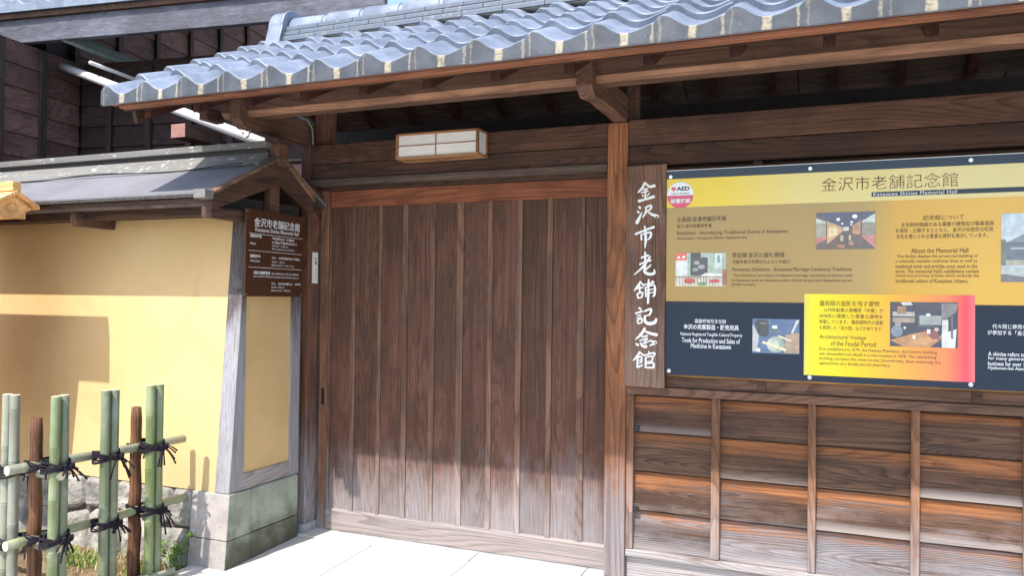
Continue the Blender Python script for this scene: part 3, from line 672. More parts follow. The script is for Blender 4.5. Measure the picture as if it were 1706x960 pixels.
# ceremony room
picture((1126, 422), 84, 55, [((.36, .46, .38), rect(0, 0, 1, 1)), ((.70, .72, .70), rect(0, .2, .24, .75)), ((.72, .10, .08), rect(0, 0, .22, .22)), ((.9, .85, .8), circ(.06, .13, .03, 1.3)), ((.9, .85, .8), circ(.16, .12, .03, 1.3)), ((.025, .03, .05), rect(.30, 0, .5, .2)), ((.04, .05, .07), rect(.30, .14, .64, .68)),
    ((.32, .34, .36), circ(.42, .3, .06)), ((.32, .34, .36), circ(.52, .42, .07)), ((.30, .32, .34), circ(.40, .50, .06)), ((.60, .68, .66), rect(.78, .02, .92, .46)), ((.20, .30, .28), rect(.83, .08, .88, .3)), ((.62, .60, .5), [(0, .72), (1, .72), (1, 1), (0, 1)]), ((.74, .74, .70), [(.5, .68), (.6, .60), (.95, .62), (.97, .78), (.5, .76)]),
    ((.62, .06, .08), circ(.28, .84, .11, .8)), ((.62, .06, .08), circ(.78, .84, .1, .6)), ((.18, .34, .15), rect(.45, .88, .62, .98)), ((.35, .10, .10), rect(.93, .5, 1, .98))] + [((.22, .13, .08), rect(.02 + .06 * i, .72, .028 + .06 * i, .97)) for i in range(15)] + [((.25, .15, .09), rect(0, .71, 1, .735))])
# tools
picture((1254, 531), 78, 57, [((.10, .17, .30), rect(0, 0, 1, 1)), ((.50, .50, .48), [(0, .15), (.14, .5), (.10, .95), (0, .95)]), ((.055, .06, .06), [(.04, .1), (.14, .02), (.34, .05), (.36, .42), (.28, .54), (.14, .48)]), ((.16, .17, .16), circ(.24, .13, .09, .3)), ((.62, .60, .52), [(.94, .02), (1, .02), (.86, .42), (.82, .40)]),
    ((.42, .30, .21), [(.70, .45), (1, .38), (1, .98), (.68, .98)]), ((.34, .42, .33), circ(.50, .74, .19, 1.25)), ((.50, .56, .45), circ(.44, .74, .13, 1.5)), ((.74, .64, .42), [(.22, .64), (.74, .86), (.72, .93), (.21, .71)]), ((.74, .64, .42), [(.56, .46), (.84, .60), (.82, .66), (.55, .51)]), ((.8, .82, .82), rect(.42, .19, .53, .28)), ((.8, .82, .82), rect(.09, .86, .17, .96)), ((.14, .20, .16), rect(.43, .29, .56, .42))])
# shop interior
picture((1483, 503), 113, 74, [((.06, .065, .09), rect(0, 0, 1, 1)), ((.45, .42, .38), rect(.04, .22, .37, .32)), ((.38, .22, .12), rect(.11, .1, .24, .27)), ((.40, .32, .24), rect(.04, .35, .37, .46)), ((.7, .72, .66), [(.15, .01), (.31, 0), (.34, .07), (.2, .08)]), ((.10, .13, .12), rect(.42, .28, .66, .55)), ((.36, .40, .37), rect(.44, .30, .76, .5)), ((.78, .80, .76), circ(.57, .28, .035)),
    ((.24, .22, .22), [(.76, .02), (1, .02), (.98, .2), (.84, .36), (.76, .36)]), ((.62, .64, .55), rect(.77, .38, .86, .72)), ((.72, .74, .70), [(.76, .70), (.98, .58), (.96, 1), (.77, 1)]), ((.15, .15, .16), rect(.90, .3, .93, .8)), ((.50, .26, .12), [(0, .86), (.3, .72), (.62, .62), (.78, .78), (.6, 1), (.2, 1)]), ((.62, .34, .14), [(.3, .88), (.55, .75), (.72, .8), (.55, .97)]), ((.24, .28, .34), circ(.10, .66, .09, 1.5)), ((.30, .30, .30), circ(.12, .5, .05, 1.2)), ((.26, .10, .10), [(.5, .62), (.7, .60), (.74, .82), (.62, .82)]),
    ((.75, .72, .62), rect(.34, .74, .38, .83)), ((.75, .72, .62), rect(.55, .6, .6, .7)), ((.65, .45, .38), circ(.69, .6, .035, 1.2)), ((.8, .8, .78), circ(.22, .58, .02, 1.4)), ((.8, .8, .76), [(0, 0), (0, 0), (0, 0)])])
# building outside at the right edge
picture((1668, 356), 80, 114, [((.52, .60, .66), rect(0, 0, 1, 1)), ((.12, .15, .20), [(.03, .42), (1, .40), (1, .70), (.03, .70)]), ((.20, .24, .27), [(.12, .42), (.5, .30), (1, .26), (1, .42)]), ((.40, .38, .30), rect(0, .68, 1, .76)), ((.14, .18, .16), rect(0, .38, .10, .76)), ((.46, .52, .50), [(0, .78), (1, .80), (1, .96), (0, .9)]), ((.16, .17, .19), [(0, .88), (1, .97), (1, 1), (0, 1)]), ((.5, .5, .45), rect(.2, .5, .9, .52))])
# bolts
def disc(c_, r, y0, y1, n=18):
    return [(c_[0] + r * math.cos(2 * math.pi * i / n), c_[1] + r * math.sin(2 * math.pi * i / n)) for i in range(n)]
bolts = [(1118, 295), (1350, 281), (1617, 267), (1115, 618), (1349, 629), (1617, 641)]
for q in bolts:
    a = atY(*q, BY); mb = MB(); mb.prism(disc((a.x, a.z), .0105, 0, 0), BY - .010, BY - .0012, 'y'); o = build('bolt', mb, M['steel'], ib, bevel=.002)
mb = MB(); mb.box(BXL - .001, BXR, BY - .0022, BY + .002, BZ1, BZ1 + .003); build('acrylic_edge', mb, M['whiteprint'], ib)

# AED sticker
st = thing('round_sticker', 'round red and white AED sticker with a heart on the yellow band', 'sticker', (-.80, BY - .003, 2.06))
ctr = atY(1133.5, 325, BY); rr = (atY(1155.5, 325, BY).x - atY(1111.5, 325, BY).x) / 2
mb = MB(); mb.prism([(ctr.x + rr * math.cos(2 * math.pi * i / 40), ctr.z + rr * math.sin(2 * math.pi * i / 40)) for i in range(40)], BY - .0032, BY - .0024, 'y'); build('face', mb, pm('sticker_white', (.74, .78, .78)), st)
mb = MB(); mb.prism([(ctr.x + rr * .985 * math.cos(math.pi + math.pi * i / 20), ctr.z - .002 + rr * .985 * math.sin(math.pi + math.pi * i / 20)) for i in range(21)], BY - .0038, BY - .0033, 'y'); build('red_half', mb, pm('sticker_red', (.58, .03, .09)), st)
def stx(s, x0, x1, z0, h, mat, **k):
    write(st, s, mat, Vector((ctr.x + x0 * rr, BY - .0042, ctr.z + z0 * rr)), XU, ZU, (x1 - x0) * rr, h * rr, **k)
stx('AED', -.28, .70, .33, .30, M['black'], bold=.03); stx('自動体外式除細動器', -.68, .70, .06, .10, M['black']); stx('設置施設', -.72, .78, -.62, .34, M['whiteprint'], bold=.03)
hp = [(0, -.5), (-.28, -.22), (-.48, .05), (-.46, .32), (-.28, .44), (-.08, .36), (0, .2), (.08, .36), (.28, .44), (.46, .32), (.48, .05), (.28, -.22)]
mb = MB(); mb.prism([(ctr.x - .50 * rr + p[0] * .38 * rr, ctr.z + .46 * rr + p[1] * .38 * rr) for p in hp], BY - .0044, BY - .0034, 'y'); build('heart', mb, pm('heart_red', (.62, .04, .04)), st)

# ------------------------------------------------------------------ name board with brushed characters
nb = thing('name_board', 'tall narrow wooden name board with white brushed characters on the post beside the display', 'sign', (-.97, -.02, 1.04))
NY = -.042
mb = MB(); mb.hexa([(-1.079, NY, 1.042), (-.866, NY, 1.038), (-.866, -.010, 1.038), (-1.079, -.010, 1.042), (-1.078, NY, 2.219), (-.864, NY, 2.222), (-.864, -.010, 2.222), (-1.078, -.010, 2.219)])
build('board', mb, M['name'], nb, bevel=.003)
def brush(strokes, ox, oy, sc):
    mb = MB()
    for li, st_ in enumerate(strokes):
        pts = [atY(ox + p[0] / sc, oy + p[1] / sc, NY) for p in st_]; wd = [p[2] / sc / FPX * 6.6 for p in st_]
        # smooth the stroke
        P_, W_ = [], []
        n = len(pts)
        for i in range(n - 1):
            p0, p1, p2, p3 = pts[max(i - 1, 0)], pts[i], pts[i + 1], pts[min(i + 2, n - 1)]
            for k in range(5):
                u = k / 5; P_.append(.5 * ((2 * p1) + (p2 - p0) * u + (2 * p0 - 5 * p1 + 4 * p2 - p3) * u * u + (3 * p1 - p0 - 3 * p2 + p3) * u ** 3)); W_.append(wd[i] * (1 - u) + wd[i + 1] * u)
        P_.append(pts[-1]); W_.append(wd[-1])
        L_, R_ = [], []
        for i, p in enumerate(P_):
            d = (P_[min(i + 1, len(P_) - 1)] - P_[max(i - 1, 0)]); d.y = 0; d.normalize(); nn = Vector((-d.z, 0, d.x)); hw = W_[i] * .5 * (1 + .12 * mn.noise(p * 120))
            L_.append(p + nn * hw); R_.append(p - nn * hw)
        d0 = (P_[0] - P_[1]).normalized() * W_[0] * .35; d1 = (P_[-1] - P_[-2]).normalized() * W_[-1] * .35
        y = NY - .0022 - .00012 * li
        out = [P_[0] + d0] + L_ + [P_[-1] + d1] + list(reversed(R_))
        f = [mb.vert((q.x, y, q.z)) for q in out]; b_ = [mb.vert((q.x, NY - .0002, q.z)) for q in out]
        n = len(L_)
        def q4(a, b, c_, d): mb.face((f[a], f[b], f[c_], f[d]))
        top = lambda i: 1 + i
        bot = lambda i: len(out) - 1 - i
        mb.face((f[0], f[top(0)], f[bot(0)])); mb.face((f[n + 1], f[bot(n - 1)], f[top(n - 1)]))
        for i in range(n - 1): q4(top(i), top(i + 1), bot(i + 1), bot(i))
        for i in range(len(out)): j = (i + 1) % len(out); mb.face((f[i], b_[i], b_[j], f[j]))
    return build('brushed_character', mb, M['white'], nb)
A = (1040, 280, 5.3375); B = (1040, 450, 4.8)
brush([[(185, 128, 12), (162, 175, 15), (122, 218, 7)], [(188, 132, 8), (225, 165, 14), (272, 156, 18)], [(160, 192, 6), (208, 184, 9)], [(148, 220, 6), (212, 204, 10)], [(188, 180, 9), (188, 268, 11)], [(160, 236, 5), (168, 252, 9)], [(226, 222, 4), (206, 246, 9)], [(128, 294, 16), (190, 278, 12), (266, 253, 17)]], *A)
brush([[(132, 345, 11), (146, 358, 13)], [(116, 384, 9), (132, 396, 13)], [(112, 488, 22), (132, 450, 16), (158, 392, 5)], [(186, 352, 9), (236, 334, 13), (236, 362, 12), (200, 386, 7)], [(196, 350, 8), (190, 398, 12), (163, 440, 6)], [(208, 388, 7), (250, 414, 15), (298, 432, 20), (272, 440, 3)]], *A)
brush([[(182, 516, 9), (188, 545, 12)], [(100, 588, 14), (180, 556, 11), (266, 524, 15)], [(188, 550, 11), (192, 640, 16), (184, 712, 5)], [(150, 594, 9), (155, 640, 11)], [(152, 594, 7), (232, 572, 12), (234, 612, 13), (208, 640, 5)]], *A)
brush([[(152, 798, 10), (216, 776, 13)], [(186, 746, 10), (188, 826, 13)], [(138, 858, 10), (186, 836, 11), (238, 820, 12)], [(232, 786, 9), (168, 878, 13), (90, 948, 5)], [(190, 862, 10), (182, 922, 16), (226, 944, 17), (268, 934, 15), (266, 902, 5)], [(238, 862, 8), (192, 904, 9)]], *A)
brush([[(132, 92, 9), (108, 130, 12), (78, 166, 5)], [(130, 98, 6), (158, 124, 11)], [(98, 152, 6), (150, 140, 8)], [(124, 122, 7), (125, 188, 9)], [(104, 190, 8), (112, 226, 9)], [(104, 190, 6), (146, 180, 9), (142, 216, 8)], [(112, 226, 7), (144, 217, 8)], [(160, 118, 7), (238, 100, 9)], [(196, 76, 9), (193, 200, 12), (190, 268, 10)], [(170, 138, 8), (174, 214, 8)], [(170, 138, 6), (240, 122, 10), (243, 196, 12), (226, 212, 5)], [(174, 164, 5), (238, 152, 6)], [(174, 188, 5), (238, 178, 6)], [(222, 88, 7), (240, 100, 9)]], *B)
brush([[(118, 302, 9), (134, 316, 11)], [(90, 348, 9), (146, 330, 10)], [(102, 368, 6), (134, 360, 8)], [(100, 388, 6), (136, 379, 8)], [(104, 402, 7), (112, 430, 8)], [(104, 402, 6), (142, 392, 8), (140, 420, 7)], [(112, 430, 7), (140, 421, 7)], [(160, 332, 9), (214, 312, 12), (204, 356, 10), (168, 366, 6)], [(166, 366, 10), (168, 412, 15), (204, 430, 18), (248, 416, 18), (256, 386, 6)]], *B)
brush([[(166, 464, 11), (138, 512, 15), (90, 556, 5)], [(158, 486, 7), (204, 506, 14), (262, 520, 17)], [(138, 536, 7), (188, 526, 9)], [(124, 566, 7), (186, 548, 10), (150, 586, 6)], [(94, 590, 9), (114, 602, 13)], [(130, 582, 7), (148, 608, 14), (176, 616, 14), (176, 600, 4)], [(160, 594, 6), (206, 566, 7), (228, 574, 12), (256, 582, 14), (206, 604, 7)]], *B)
brush([[(126, 654, 10), (104, 692, 13), (72, 724, 5)], [(126, 660, 6), (156, 684, 11)], [(106, 704, 7), (138, 696, 9), (136, 744, 8)], [(106, 704, 7), (106, 780, 11)], [(108, 726, 5), (134, 720, 6)], [(108, 746, 5), (134, 740, 6)], [(106, 780, 9), (146, 762, 8)], [(196, 654, 8), (204, 672, 10)], [(162, 684, 7), (240, 664, 10), (238, 690, 7)], [(172, 700, 8), (172, 782, 9)], [(172, 700, 6), (226, 692, 9), (222, 730, 8)], [(172, 736, 6), (222, 730, 6)], [(172, 752, 6), (232, 744, 9), (236, 780, 12)], [(172, 782, 7), (240, 782, 9)]], *B)

# ------------------------------------------------------------------ brown opening-hours sign on the return wall
SXP = -3.066
hs = thing('opening_hours_sign', 'dark brown metal sign with white opening hours and admission prices on the plaster wall end', 'sign', (SXP, -.35, 1.5))
box('panel', (SXP - .012, SXP, -.702, -.196, 1.496, 1.988), M['signbrown'], hs, .002)
YU = Vector((0, 1, 0))
def sw(s, u0, v0, u1, h, **k):  # u across 0..1, v down 0..1 of the sign's face
    W, H = .506, .492
    write(hs, s, M['whiteprint'], Vector((SXP + .0012, -.702 + u0 * W, 1.988 - v0 * H)), YU, ZU, (u1 - u0) * W, h * H, **k)
sw('金沢市老舗記念館', .13, .195, .93, .105, bold=.006); sw('Kanazawa Shinise Memorial Hall', .15, .250, .91, .048, bold=.004)
sw('開館時間', .07, .325, .25, .038, bold=.015); sw('Hours', .07, .405, .16, .028)
sw('午前9時30分～午後5時', .43, .33, .83, .036, bold=.01); sw('※入館は午後4時30分まで', .43, .375, .88, .036, bold=.01)
sw('9:30 am ~ 5:00 pm', .43, .415, .72, .028); sw('※Last admission at 4:30 pm', .43, .450, .84, .028)
sw('観覧料金', .07, .555, .24, .038, bold=.015); sw('Admission', .07, .603, .23, .028)
sw('大人　100円(高校生以下無料)', .43, .56, .94, .036, bold=.01); sw('Adults  100yen', .43, .605, .66, .028); sw('(High school or under  free)', .43, .643, .83, .028)
sw('3館共通観覧券', .13, .745, .41, .040, bold=.012); sw('金沢市老舗記念館＋前田土佐守家資料館', .43, .741, .92, .024); sw('Joint ticket for Maeda Tosanokami-ke Shiryokan Museum', .13, .783, .92, .026)
sw('大人　300円(65歳以上　200円)', .43, .865, .96, .034, bold=.01); sw('Adults  300yen', .43, .905, .66, .028); sw('(65 and over  200yen)', .43, .943, .77, .028)
for v in (.278, .475, .665):
    z = 1.988 - v * .492; box('rule_line', (SXP + .0004, SXP + .0014, -.678, -.206, z - .001, z + .001), M['whiteprint'], hs)
for y_, z_ in ((-.670, 1.96), (-.67, 1.53)): box('spacer', (-3.178, SXP - .0125, y_ + .03, y_ + .05, z_ - .01, z_ + .01), M['black'], hs)
for y, z in ((-.690, 1.974), (-.208, 1.974), (-.690, 1.510), (-.208, 1.510)):
    mb = MB(); mb.prism([(y + .005 * math.cos(a), z + .005 * math.sin(a)) for a in [math.pi * k / 5 for k in range(10)]], SXP - .001, SXP + .003, 'x'); build('screw', mb, M['steel'], hs)
# paper label on the gate post
pl = thing('paper_label', 'narrow white paper label pasted on the gate post beside the sliding door', 'label', (-3.163, .05, 1.6))
mb = MB(); mb.box(-3.1646, -3.1636, .030, .090, 1.585, 1.785); build('paper', mb, M['paper'], pl)
write(pl, '火', M['black'], Vector((-3.1632, .052, 1.735)), YU, ZU, .026, .022, bold=.03); write(pl, '用', M['black'], Vector((-3.1632, .052, 1.706)), YU, ZU, .026, .022, bold=.03)
for i, s_ in enumerate('心消防署内'): write(pl, s_, M['black'], Vector((-3.1632, .062, 1.683 - .018 * i)), YU, ZU, .011, .012)

# ------------------------------------------------------------------ wall lantern over the door
wl = thing('wall_lantern', 'flat lantern of timber bars and white paper on the beam above the door', 'lamp', (-2.18, -.06, 2.32))
lx0, lx1, ly0, ly1, lz0, lz1 = -2.455, -1.915, -.135, -.002, 2.318, 2.468
def lb(d): return box('frame_bar', d, M['lampwood'], wl, .0015)
b_ = .016
for x in (lx0, lx1 - b_):
    lb((x, x + b_, ly0, ly0 + b_, lz0, lz1)); lb((x, x + b_, ly1 - b_, ly1, lz0, lz1))
for z in (lz0, lz1 - b_ * .8):
    lb((lx0 + b_, lx1 - b_, ly0, ly0 + b_, z, z + b_ * .8)); lb((lx0 + b_, lx1 - b_, ly1 - b_, ly1, z, z + b_ * .8))
    lb((lx0, lx0 + b_, ly0 + b_, ly1 - b_, z, z + b_ * .8)); lb((lx1 - b_, lx1, ly0 + b_, ly1 - b_, z, z + b_ * .8))
xm = (lx0 + lx1) / 2 - .005; zm = (lz0 + lz1) / 2 + .002
for a, b in ((lx0 + b_, xm - .003), (xm + .003, lx1 - b_)):
    box('glazing_bar', (a, b, ly0 + .004, ly0 + .012, zm - .0025, zm + .0025), M['lampwood'], wl)
    for c_, d in ((lz0 + b_ * .8, zm - .0026), (zm + .0026, lz1 - b_ * .8)): box('paper_pane', (a, b, ly0 + .008, ly0 + .010, c_, d), M['paper'], wl)
box('glazing_bar', (xm - .003, xm + .003, ly0 + .003, ly0 + .013, lz0 + b_ * .8, lz1 - b_ * .8), M['lampwood'], wl)
box('paper_pane', (lx1 - .010, lx1 - .007, ly0 + b_, ly1 - b_, lz0 + b_ * .8, lz1 - b_ * .8), M['paper'], wl)
box('paper_pane', (lx0 + .007, lx0 + .010, ly0 + b_, ly1 - b_, lz0 + b_ * .8, lz1 - b_ * .8), M['paper'], wl)
box('bottom_pane', (lx0 + b_, lx1 - b_, ly0 + b_, ly1 - b_, lz0 + .004, lz0 + .007), M['lampwood'], wl)
box('top_pane', (lx0 + b_, lx1 - b_, ly0 + b_, ly1 - b_, lz1 - .008, lz1 - .005), M['lampwood'], wl)

# ------------------------------------------------------------------ plaster wall left of the gate
pw = thing('plaster_wall', 'low yellow plaster wall on a stone base with its own small grey roof', 'wall', (-4.4, -.38, 0))
def wy(z): return -.664 + .0705 * (z - .376)
def slab_front(name, x0, x1, z0, z1, mat, proud=0.0, yb=-.2, **k):
    mb = MB(); a, b = wy(z0) - proud, wy(z1) - proud
    mb.hexa([(x0, a, z0), (x1, a, z0), (x1, yb, z0), (x0, yb, z0), (x0, b, z1), (x1, b, z1), (x1, yb, z1), (x0, yb, z1)]); return build(name, mb, mat, pw, **k)
slab_front('plaster_face', -6.6, -3.275, .376, 1.96, M['plaster'], 0)
slab_front('plaster_end', -3.30, -3.189, .47, 1.95, M['plaster'], -.03, yb=-.12)
# corner post: front and side faces bleached
slab_front('corner_post', -3.285, -3.180, .379, 1.945, M['greyz'], .010, yb=-.556, bevel=.004)
box('end_post', (-3.26, -3.178, -.150, -.060, .379, 1.98), M['greyz'], pw, .004)
box('end_sill', (-3.27, -3.180, -.557, -.1505, .379, .472), M['greyx'], pw, .003)
# dressed stones at the corner
def stone(x0, x1, ya, yb, z0, z1, mat, bev=.006, batter=True):
    mb = MB()
    y0, y1 = (ya + (wy(z0) + .664), ya + (wy(z1) + .664)) if batter else (ya, ya)
    mb.hexa([(x0, y0, z0), (x1, y0, z0), (x1, yb, z0), (x0, yb, z0), (x0, y1, z1), (x1, y1, z1), (x1, yb, z1), (x0, yb, z1)])
    return build('dressed_stone', mb, mat, pw, bevel=bev)
def two_tone(x0, x1, ya, yb, z0, z1):
    o = stone(x0, x1, ya, yb, z0, z1, [M['tuff'], M['tufffront']]); return o
for (z0, z1) in ((.122, .377), (-.06, .120)):
    mb = MB(); y0, y1 = -.684 + (wy(z0) + .664), -.684 + (wy(z1) + .664)
    mb.hexa([(-3.44, y0, z0), (-3.168, y0, z0), (-3.168, -.50, z0), (-3.44, -.50, z0), (-3.44, y1, z1), (-3.168, y1, z1), (-3.168, -.50, z1), (-3.44, -.50, z1)])
    mb.mi[2] = 1
    build('dressed_stone', mb, [M['tuff'], M['tufffront']], pw, bevel=.006, fixn=False)
stone(-3.40, -3.168, -.497, -.075, .124, .377, M['tuff'], batter=False); stone(-3.40, -3.168, -.497, -.075, -.06, .120, M['tuff'], batter=False)
# rough rubble base
box('rubble_bed', (-6.6, -3.40, -.655, -.2, -.2, .372), M['mortar'], pw)
random.seed(11)
import bmesh
def rubble(quad, dep, seed):
    """one squared rough stone filling its four-cornered bed, pitched face"""
    rs = random.Random(seed); mb = MB(); n = 14
    q = [Vector((a, 0, b)) for a, b in quad]; cx = sum(p.x for p in q) / 4; cz = sum(p.z for p in q) / 4; ce = Vector((cx, 0, cz))
    g = [[None] * (n + 1) for _ in range(n + 1)]
    for j_ in range(n + 1):
        for i_ in range(n + 1):
            u, v = i_ / n, j_ / n
            p = (q[0] * (1 - u) + q[1] * u) * (1 - v) + (q[3] * (1 - u) + q[2] * u) * v
            e = min(u, 1 - u, v, 1 - v); edge = min(1, e / .16)
            p = ce + (p - ce) * (1 - .012 - .02 * (1 - edge) * rs.random())
            cr = max(0, .16 - min(u, 1 - u)) * max(0, .16 - min(v, 1 - v)) * 22
            p = p + (ce - p) * cr * .22
            d = dep * (edge ** .45) + (.017 * mn.noise(Vector((p.x * 9, p.z * 9, seed))) + .008 * mn.noise(Vector((p.x * 30, p.z * 30, seed))) + .004 * mn.noise(Vector((p.x * 80, p.z * 80, seed)))) * edge
            g[j_][i_] = mb.vert((p.x, wy(p.z) + .014 - d, p.z))
    for j_ in range(n):
        for i_ in range(n): mb.face((g[j_][i_], g[j_][i_ + 1], g[j_ + 1][i_ + 1], g[j_ + 1][i_]))
    return build('rough_stone', mb, M['rubble'], pw, smooth=False)
rows_ = []
xa = [-5.1, -4.80, -4.50, -4.26, -3.98, -3.72, -3.437]; xb = [-5.1, -4.90, -4.58, -4.30, -4.05, -3.86, -3.62, -3.437]
mid = lambda x: .17 + .030 * math.sin(x * 7.3) + .018 * math.sin(x * 17)
for i_ in range(len(xb) - 1):
    a, b = xb[i_], xb[i_ + 1]; ja, jb = random.uniform(-.025, .025) if i_ else 0, 0
    rubble([(a, mid(a)), (b, mid(b)), (b + (.02 if i_ % 2 else -.02) * (i_ < len(xb) - 2), .378), (a + (.02 if (i_ - 1) % 2 else -.02) * (i_ > 0), .378)], random.uniform(.028, .04), 20 + i_)
for i_ in range(len(xa) - 1):
    a, b = xa[i_], xa[i_ + 1]
    rubble([(a, -.12), (b, -.12), (b, mid(b)), (a, mid(a))], random.uniform(.028, .045), 50 + i_)

# --- the wall's little roof
AP = (-.385, 2.315)
# boards under the sheet, eave purlin, bracket ends
mb = MB(); mb.prism([(-.895, 2.00), (-.895, 2.026), AP, (.20, 1.990), (.20, 1.965), (-.385, 2.27)], -6.6, -3.13, 'x'); build('roof_boarding', mb, M['beam_dark'], pw)
mb = MB(); mb.prism([(-.915, 2.046), (-.915, 2.056), (AP[0], AP[1] + .034), (.22, 2.024), (.22, 2.014), (AP[0], AP[1] + .018)], -6.6, -3.10, 'x'); build('roof_sheet', mb, M['sheet'], pw)
mb = MB(); mb.prism([(-.918, 2.028), (-.918, 2.0455), (AP[0], AP[1] + .017), (.21, 2.0135), (.21, 1.996), (AP[0], AP[1] + .002)], -6.6, -3.11, 'x'); build('sheet_underlay', mb, M['sheetedge'], pw)
box('eave_board', (-6.6, -3.13, -.890, -.86, 1.983, 2.022), M['beam_grey'], pw, .003)
box('eave_beam', (-6.6, -3.20, -.78, -.68, 1.945, 2.035), M['beam_dark'], pw, .003)
for x in (-4.280, -5.48):
    mb = MB(); mb.prism([(-.835, 1.925), (-.835, 1.985), (-.3, 1.985), (-.3, 1.905), (-.80, 1.905), (-.828, 1.912)], x, x + .050, 'x'); build('bracket_end', mb, M['beam_y'], pw, bevel=.003)
# ridge: bed board, recess, cap board
mb = MB(); mb.prism([(-.575, 2.225), (-.575, 2.240), (-.455, 2.345), (-.455, 2.30)], -6.6, -3.125, 'x'); build('ridge_side_board', mb, M['lichen'], pw)
box('ridge_core', (-6.6, -3.14, -.45, -.32, 2.30, 2.375), M['darkgap'], pw)
box('ridge_cap_board', (-6.6, -3.13, -.478, -.290, 2.372, 2.412), M['lichen'], pw, .004)
# gable end
mb = MB(); mb.box(-3.145, -3.075, -.425, -.345, 2.27, 2.43); build('ridge_end_block', mb, M['beam_y'], pw, bevel=.004)
box('ridge_end_cap', (-3.155, -3.065, -.455, -.315, 2.405, 2.432), M['barge'], pw, .003)
def bargepair(x0, x1, top, th0, th1, name, mat):
    mb = MB(); y0, z0 = -.945, 2.028
    mb.hexa([(x0, y0, z0 - th0), (x1, y0, z0 - th0), (x1, -.386, AP[1] - th1), (x0, -.386, AP[1] - th1), (x0, y0, z0 + top), (x1, y0, z0 + top), (x1, -.386, AP[1] + top), (x0, -.386, AP[1] + top)])
    build(name, mb, mat, pw, bevel=.002)
    y1, z1 = -.07, AP[1] - (AP[0] + .07) * -.58
    mb = MB(); mb.hexa([(x0, -.384, AP[1] - th1), (x1, -.384, AP[1] - th1), (x1, y1, z1 - th0 - .04), (x0, y1, z1 - th0 - .04), (x0, -.384, AP[1] + top), (x1, -.384, AP[1] + top), (x1, y1, z1 + top), (x0, y1, z1 + top)])
    build(name, mb, mat, pw, bevel=.002)
bargepair(-3.115, -3.085, .0, .080, .150, 'barge_board', M['barge'])
bargepair(-3.125, -3.070, .022, -.004, -.004, 'barge_trim', M['bargetop'])
box('barge_tip', (-3.15, -3.07, -1.01, -.946, 2.008, 2.056), M['lichen'], pw, .004)
box('gable_tie', (-3.170, -3.10, -.93, -.10, 1.915, 1.975), M['barge'], pw, .005)
box('king_post', (-3.165, -3.115, -.44, -.36, 1.977, 2.19), M['beam_y'], pw, .003)
box('gable_backing', (-3.30, -3.175, -.80, -.10, 1.95, 2.06), M['darkgap'], pw)

# cables lying on the wall roof
cb = thing('black_cable', 'pair of thin black cables strung along the small wall roof under its ridge', 'cable', (-4.0, -.6, 2.2))
for dz, sag, xe in ((0, .004, -3.10), (.012, .010, -3.17)):
    mb = MB(); pts = []
    for i in range(30):
        u = i / 29; x = -5.9 + (xe + 5.9) * u; pts.append((x, -.60 + .006 * math.sin(u * 9 + dz * 80), 2.238 + .008 * u + dz * max(0, u - .4) + sag * math.sin(u * 14)))
    mb.tube(pts, .0032, 6); build('cable_strand', mb, M['cable'], cb)
cg = thing('lamp_cable', 'thin curved cable running down from the roof arm onto the gate post', 'cable', (-3.15, -.02, 2.6))
mb = MB(); mb.tube([(-3.155, -.40, 2.63), (-3.150, -.20, 2.63), (-3.145, -.07, 2.62), (-3.142, -.02, 2.575), (-3.142, -.012, 2.50), (-3.142, -.010, 2.47)], .006, 8); build('cable_run', mb, M['gutter'], cg, smooth=True)

# ------------------------------------------------------------------ small wooden notice board left of the wall
nt_ = thing('wooden_notice_stand', 'new yellow pine notice stand with a small gabled roof in front of the plaster wall', 'notice board', (-4.9, -1.15, -.04))
for s_ in (-1, 1):
    mb = MB(); ya = -1.13; ye = ya + s_ * .135
    mb.hexa([(-5.5, ya, 2.062), (-4.325, ya, 2.062), (-4.325, ye, 1.985), (-5.5, ye, 1.985), (-5.5, ya, 2.084), (-4.325, ya, 2.084), (-4.325, ye, 2.007), (-5.5, ye, 2.007)]); build('roof_board', mb, M['pine'], nt_, bevel=.002)
box('ridge_bar', (-5.5, -4.335, -1.155, -1.105, 2.078, 2.132), M['pine'], nt_, .003)
mb = MB(); mb.prism([(-1.245, 1.985), (-1.13, 2.058), (-1.015, 1.985), (-1.06, 1.965), (-1.06, 1.925), (-1.22, 1.925), (-1.22, 1.965)], -4.385, -4.355, 'x'); build('gable_board', mb, M['pine'], nt_, bevel=.002)
box('tie_beam', (-5.45, -4.36, -1.17, -1.09, 1.925, 1.97), M['pine'], nt_, .002)
box('post', (-4.64, -4.565, -1.17, -1.10, -.05, 1.924), M['pine'], nt_, .003); box('post', (-5.35, -5.275, -1.17, -1.10, -.05, 1.924), M['pine'], nt_, .003)
box('notice_panel', (-5.27, -4.645, -1.15, -1.12, .75, 1.90), M['pine'], nt_, .003)

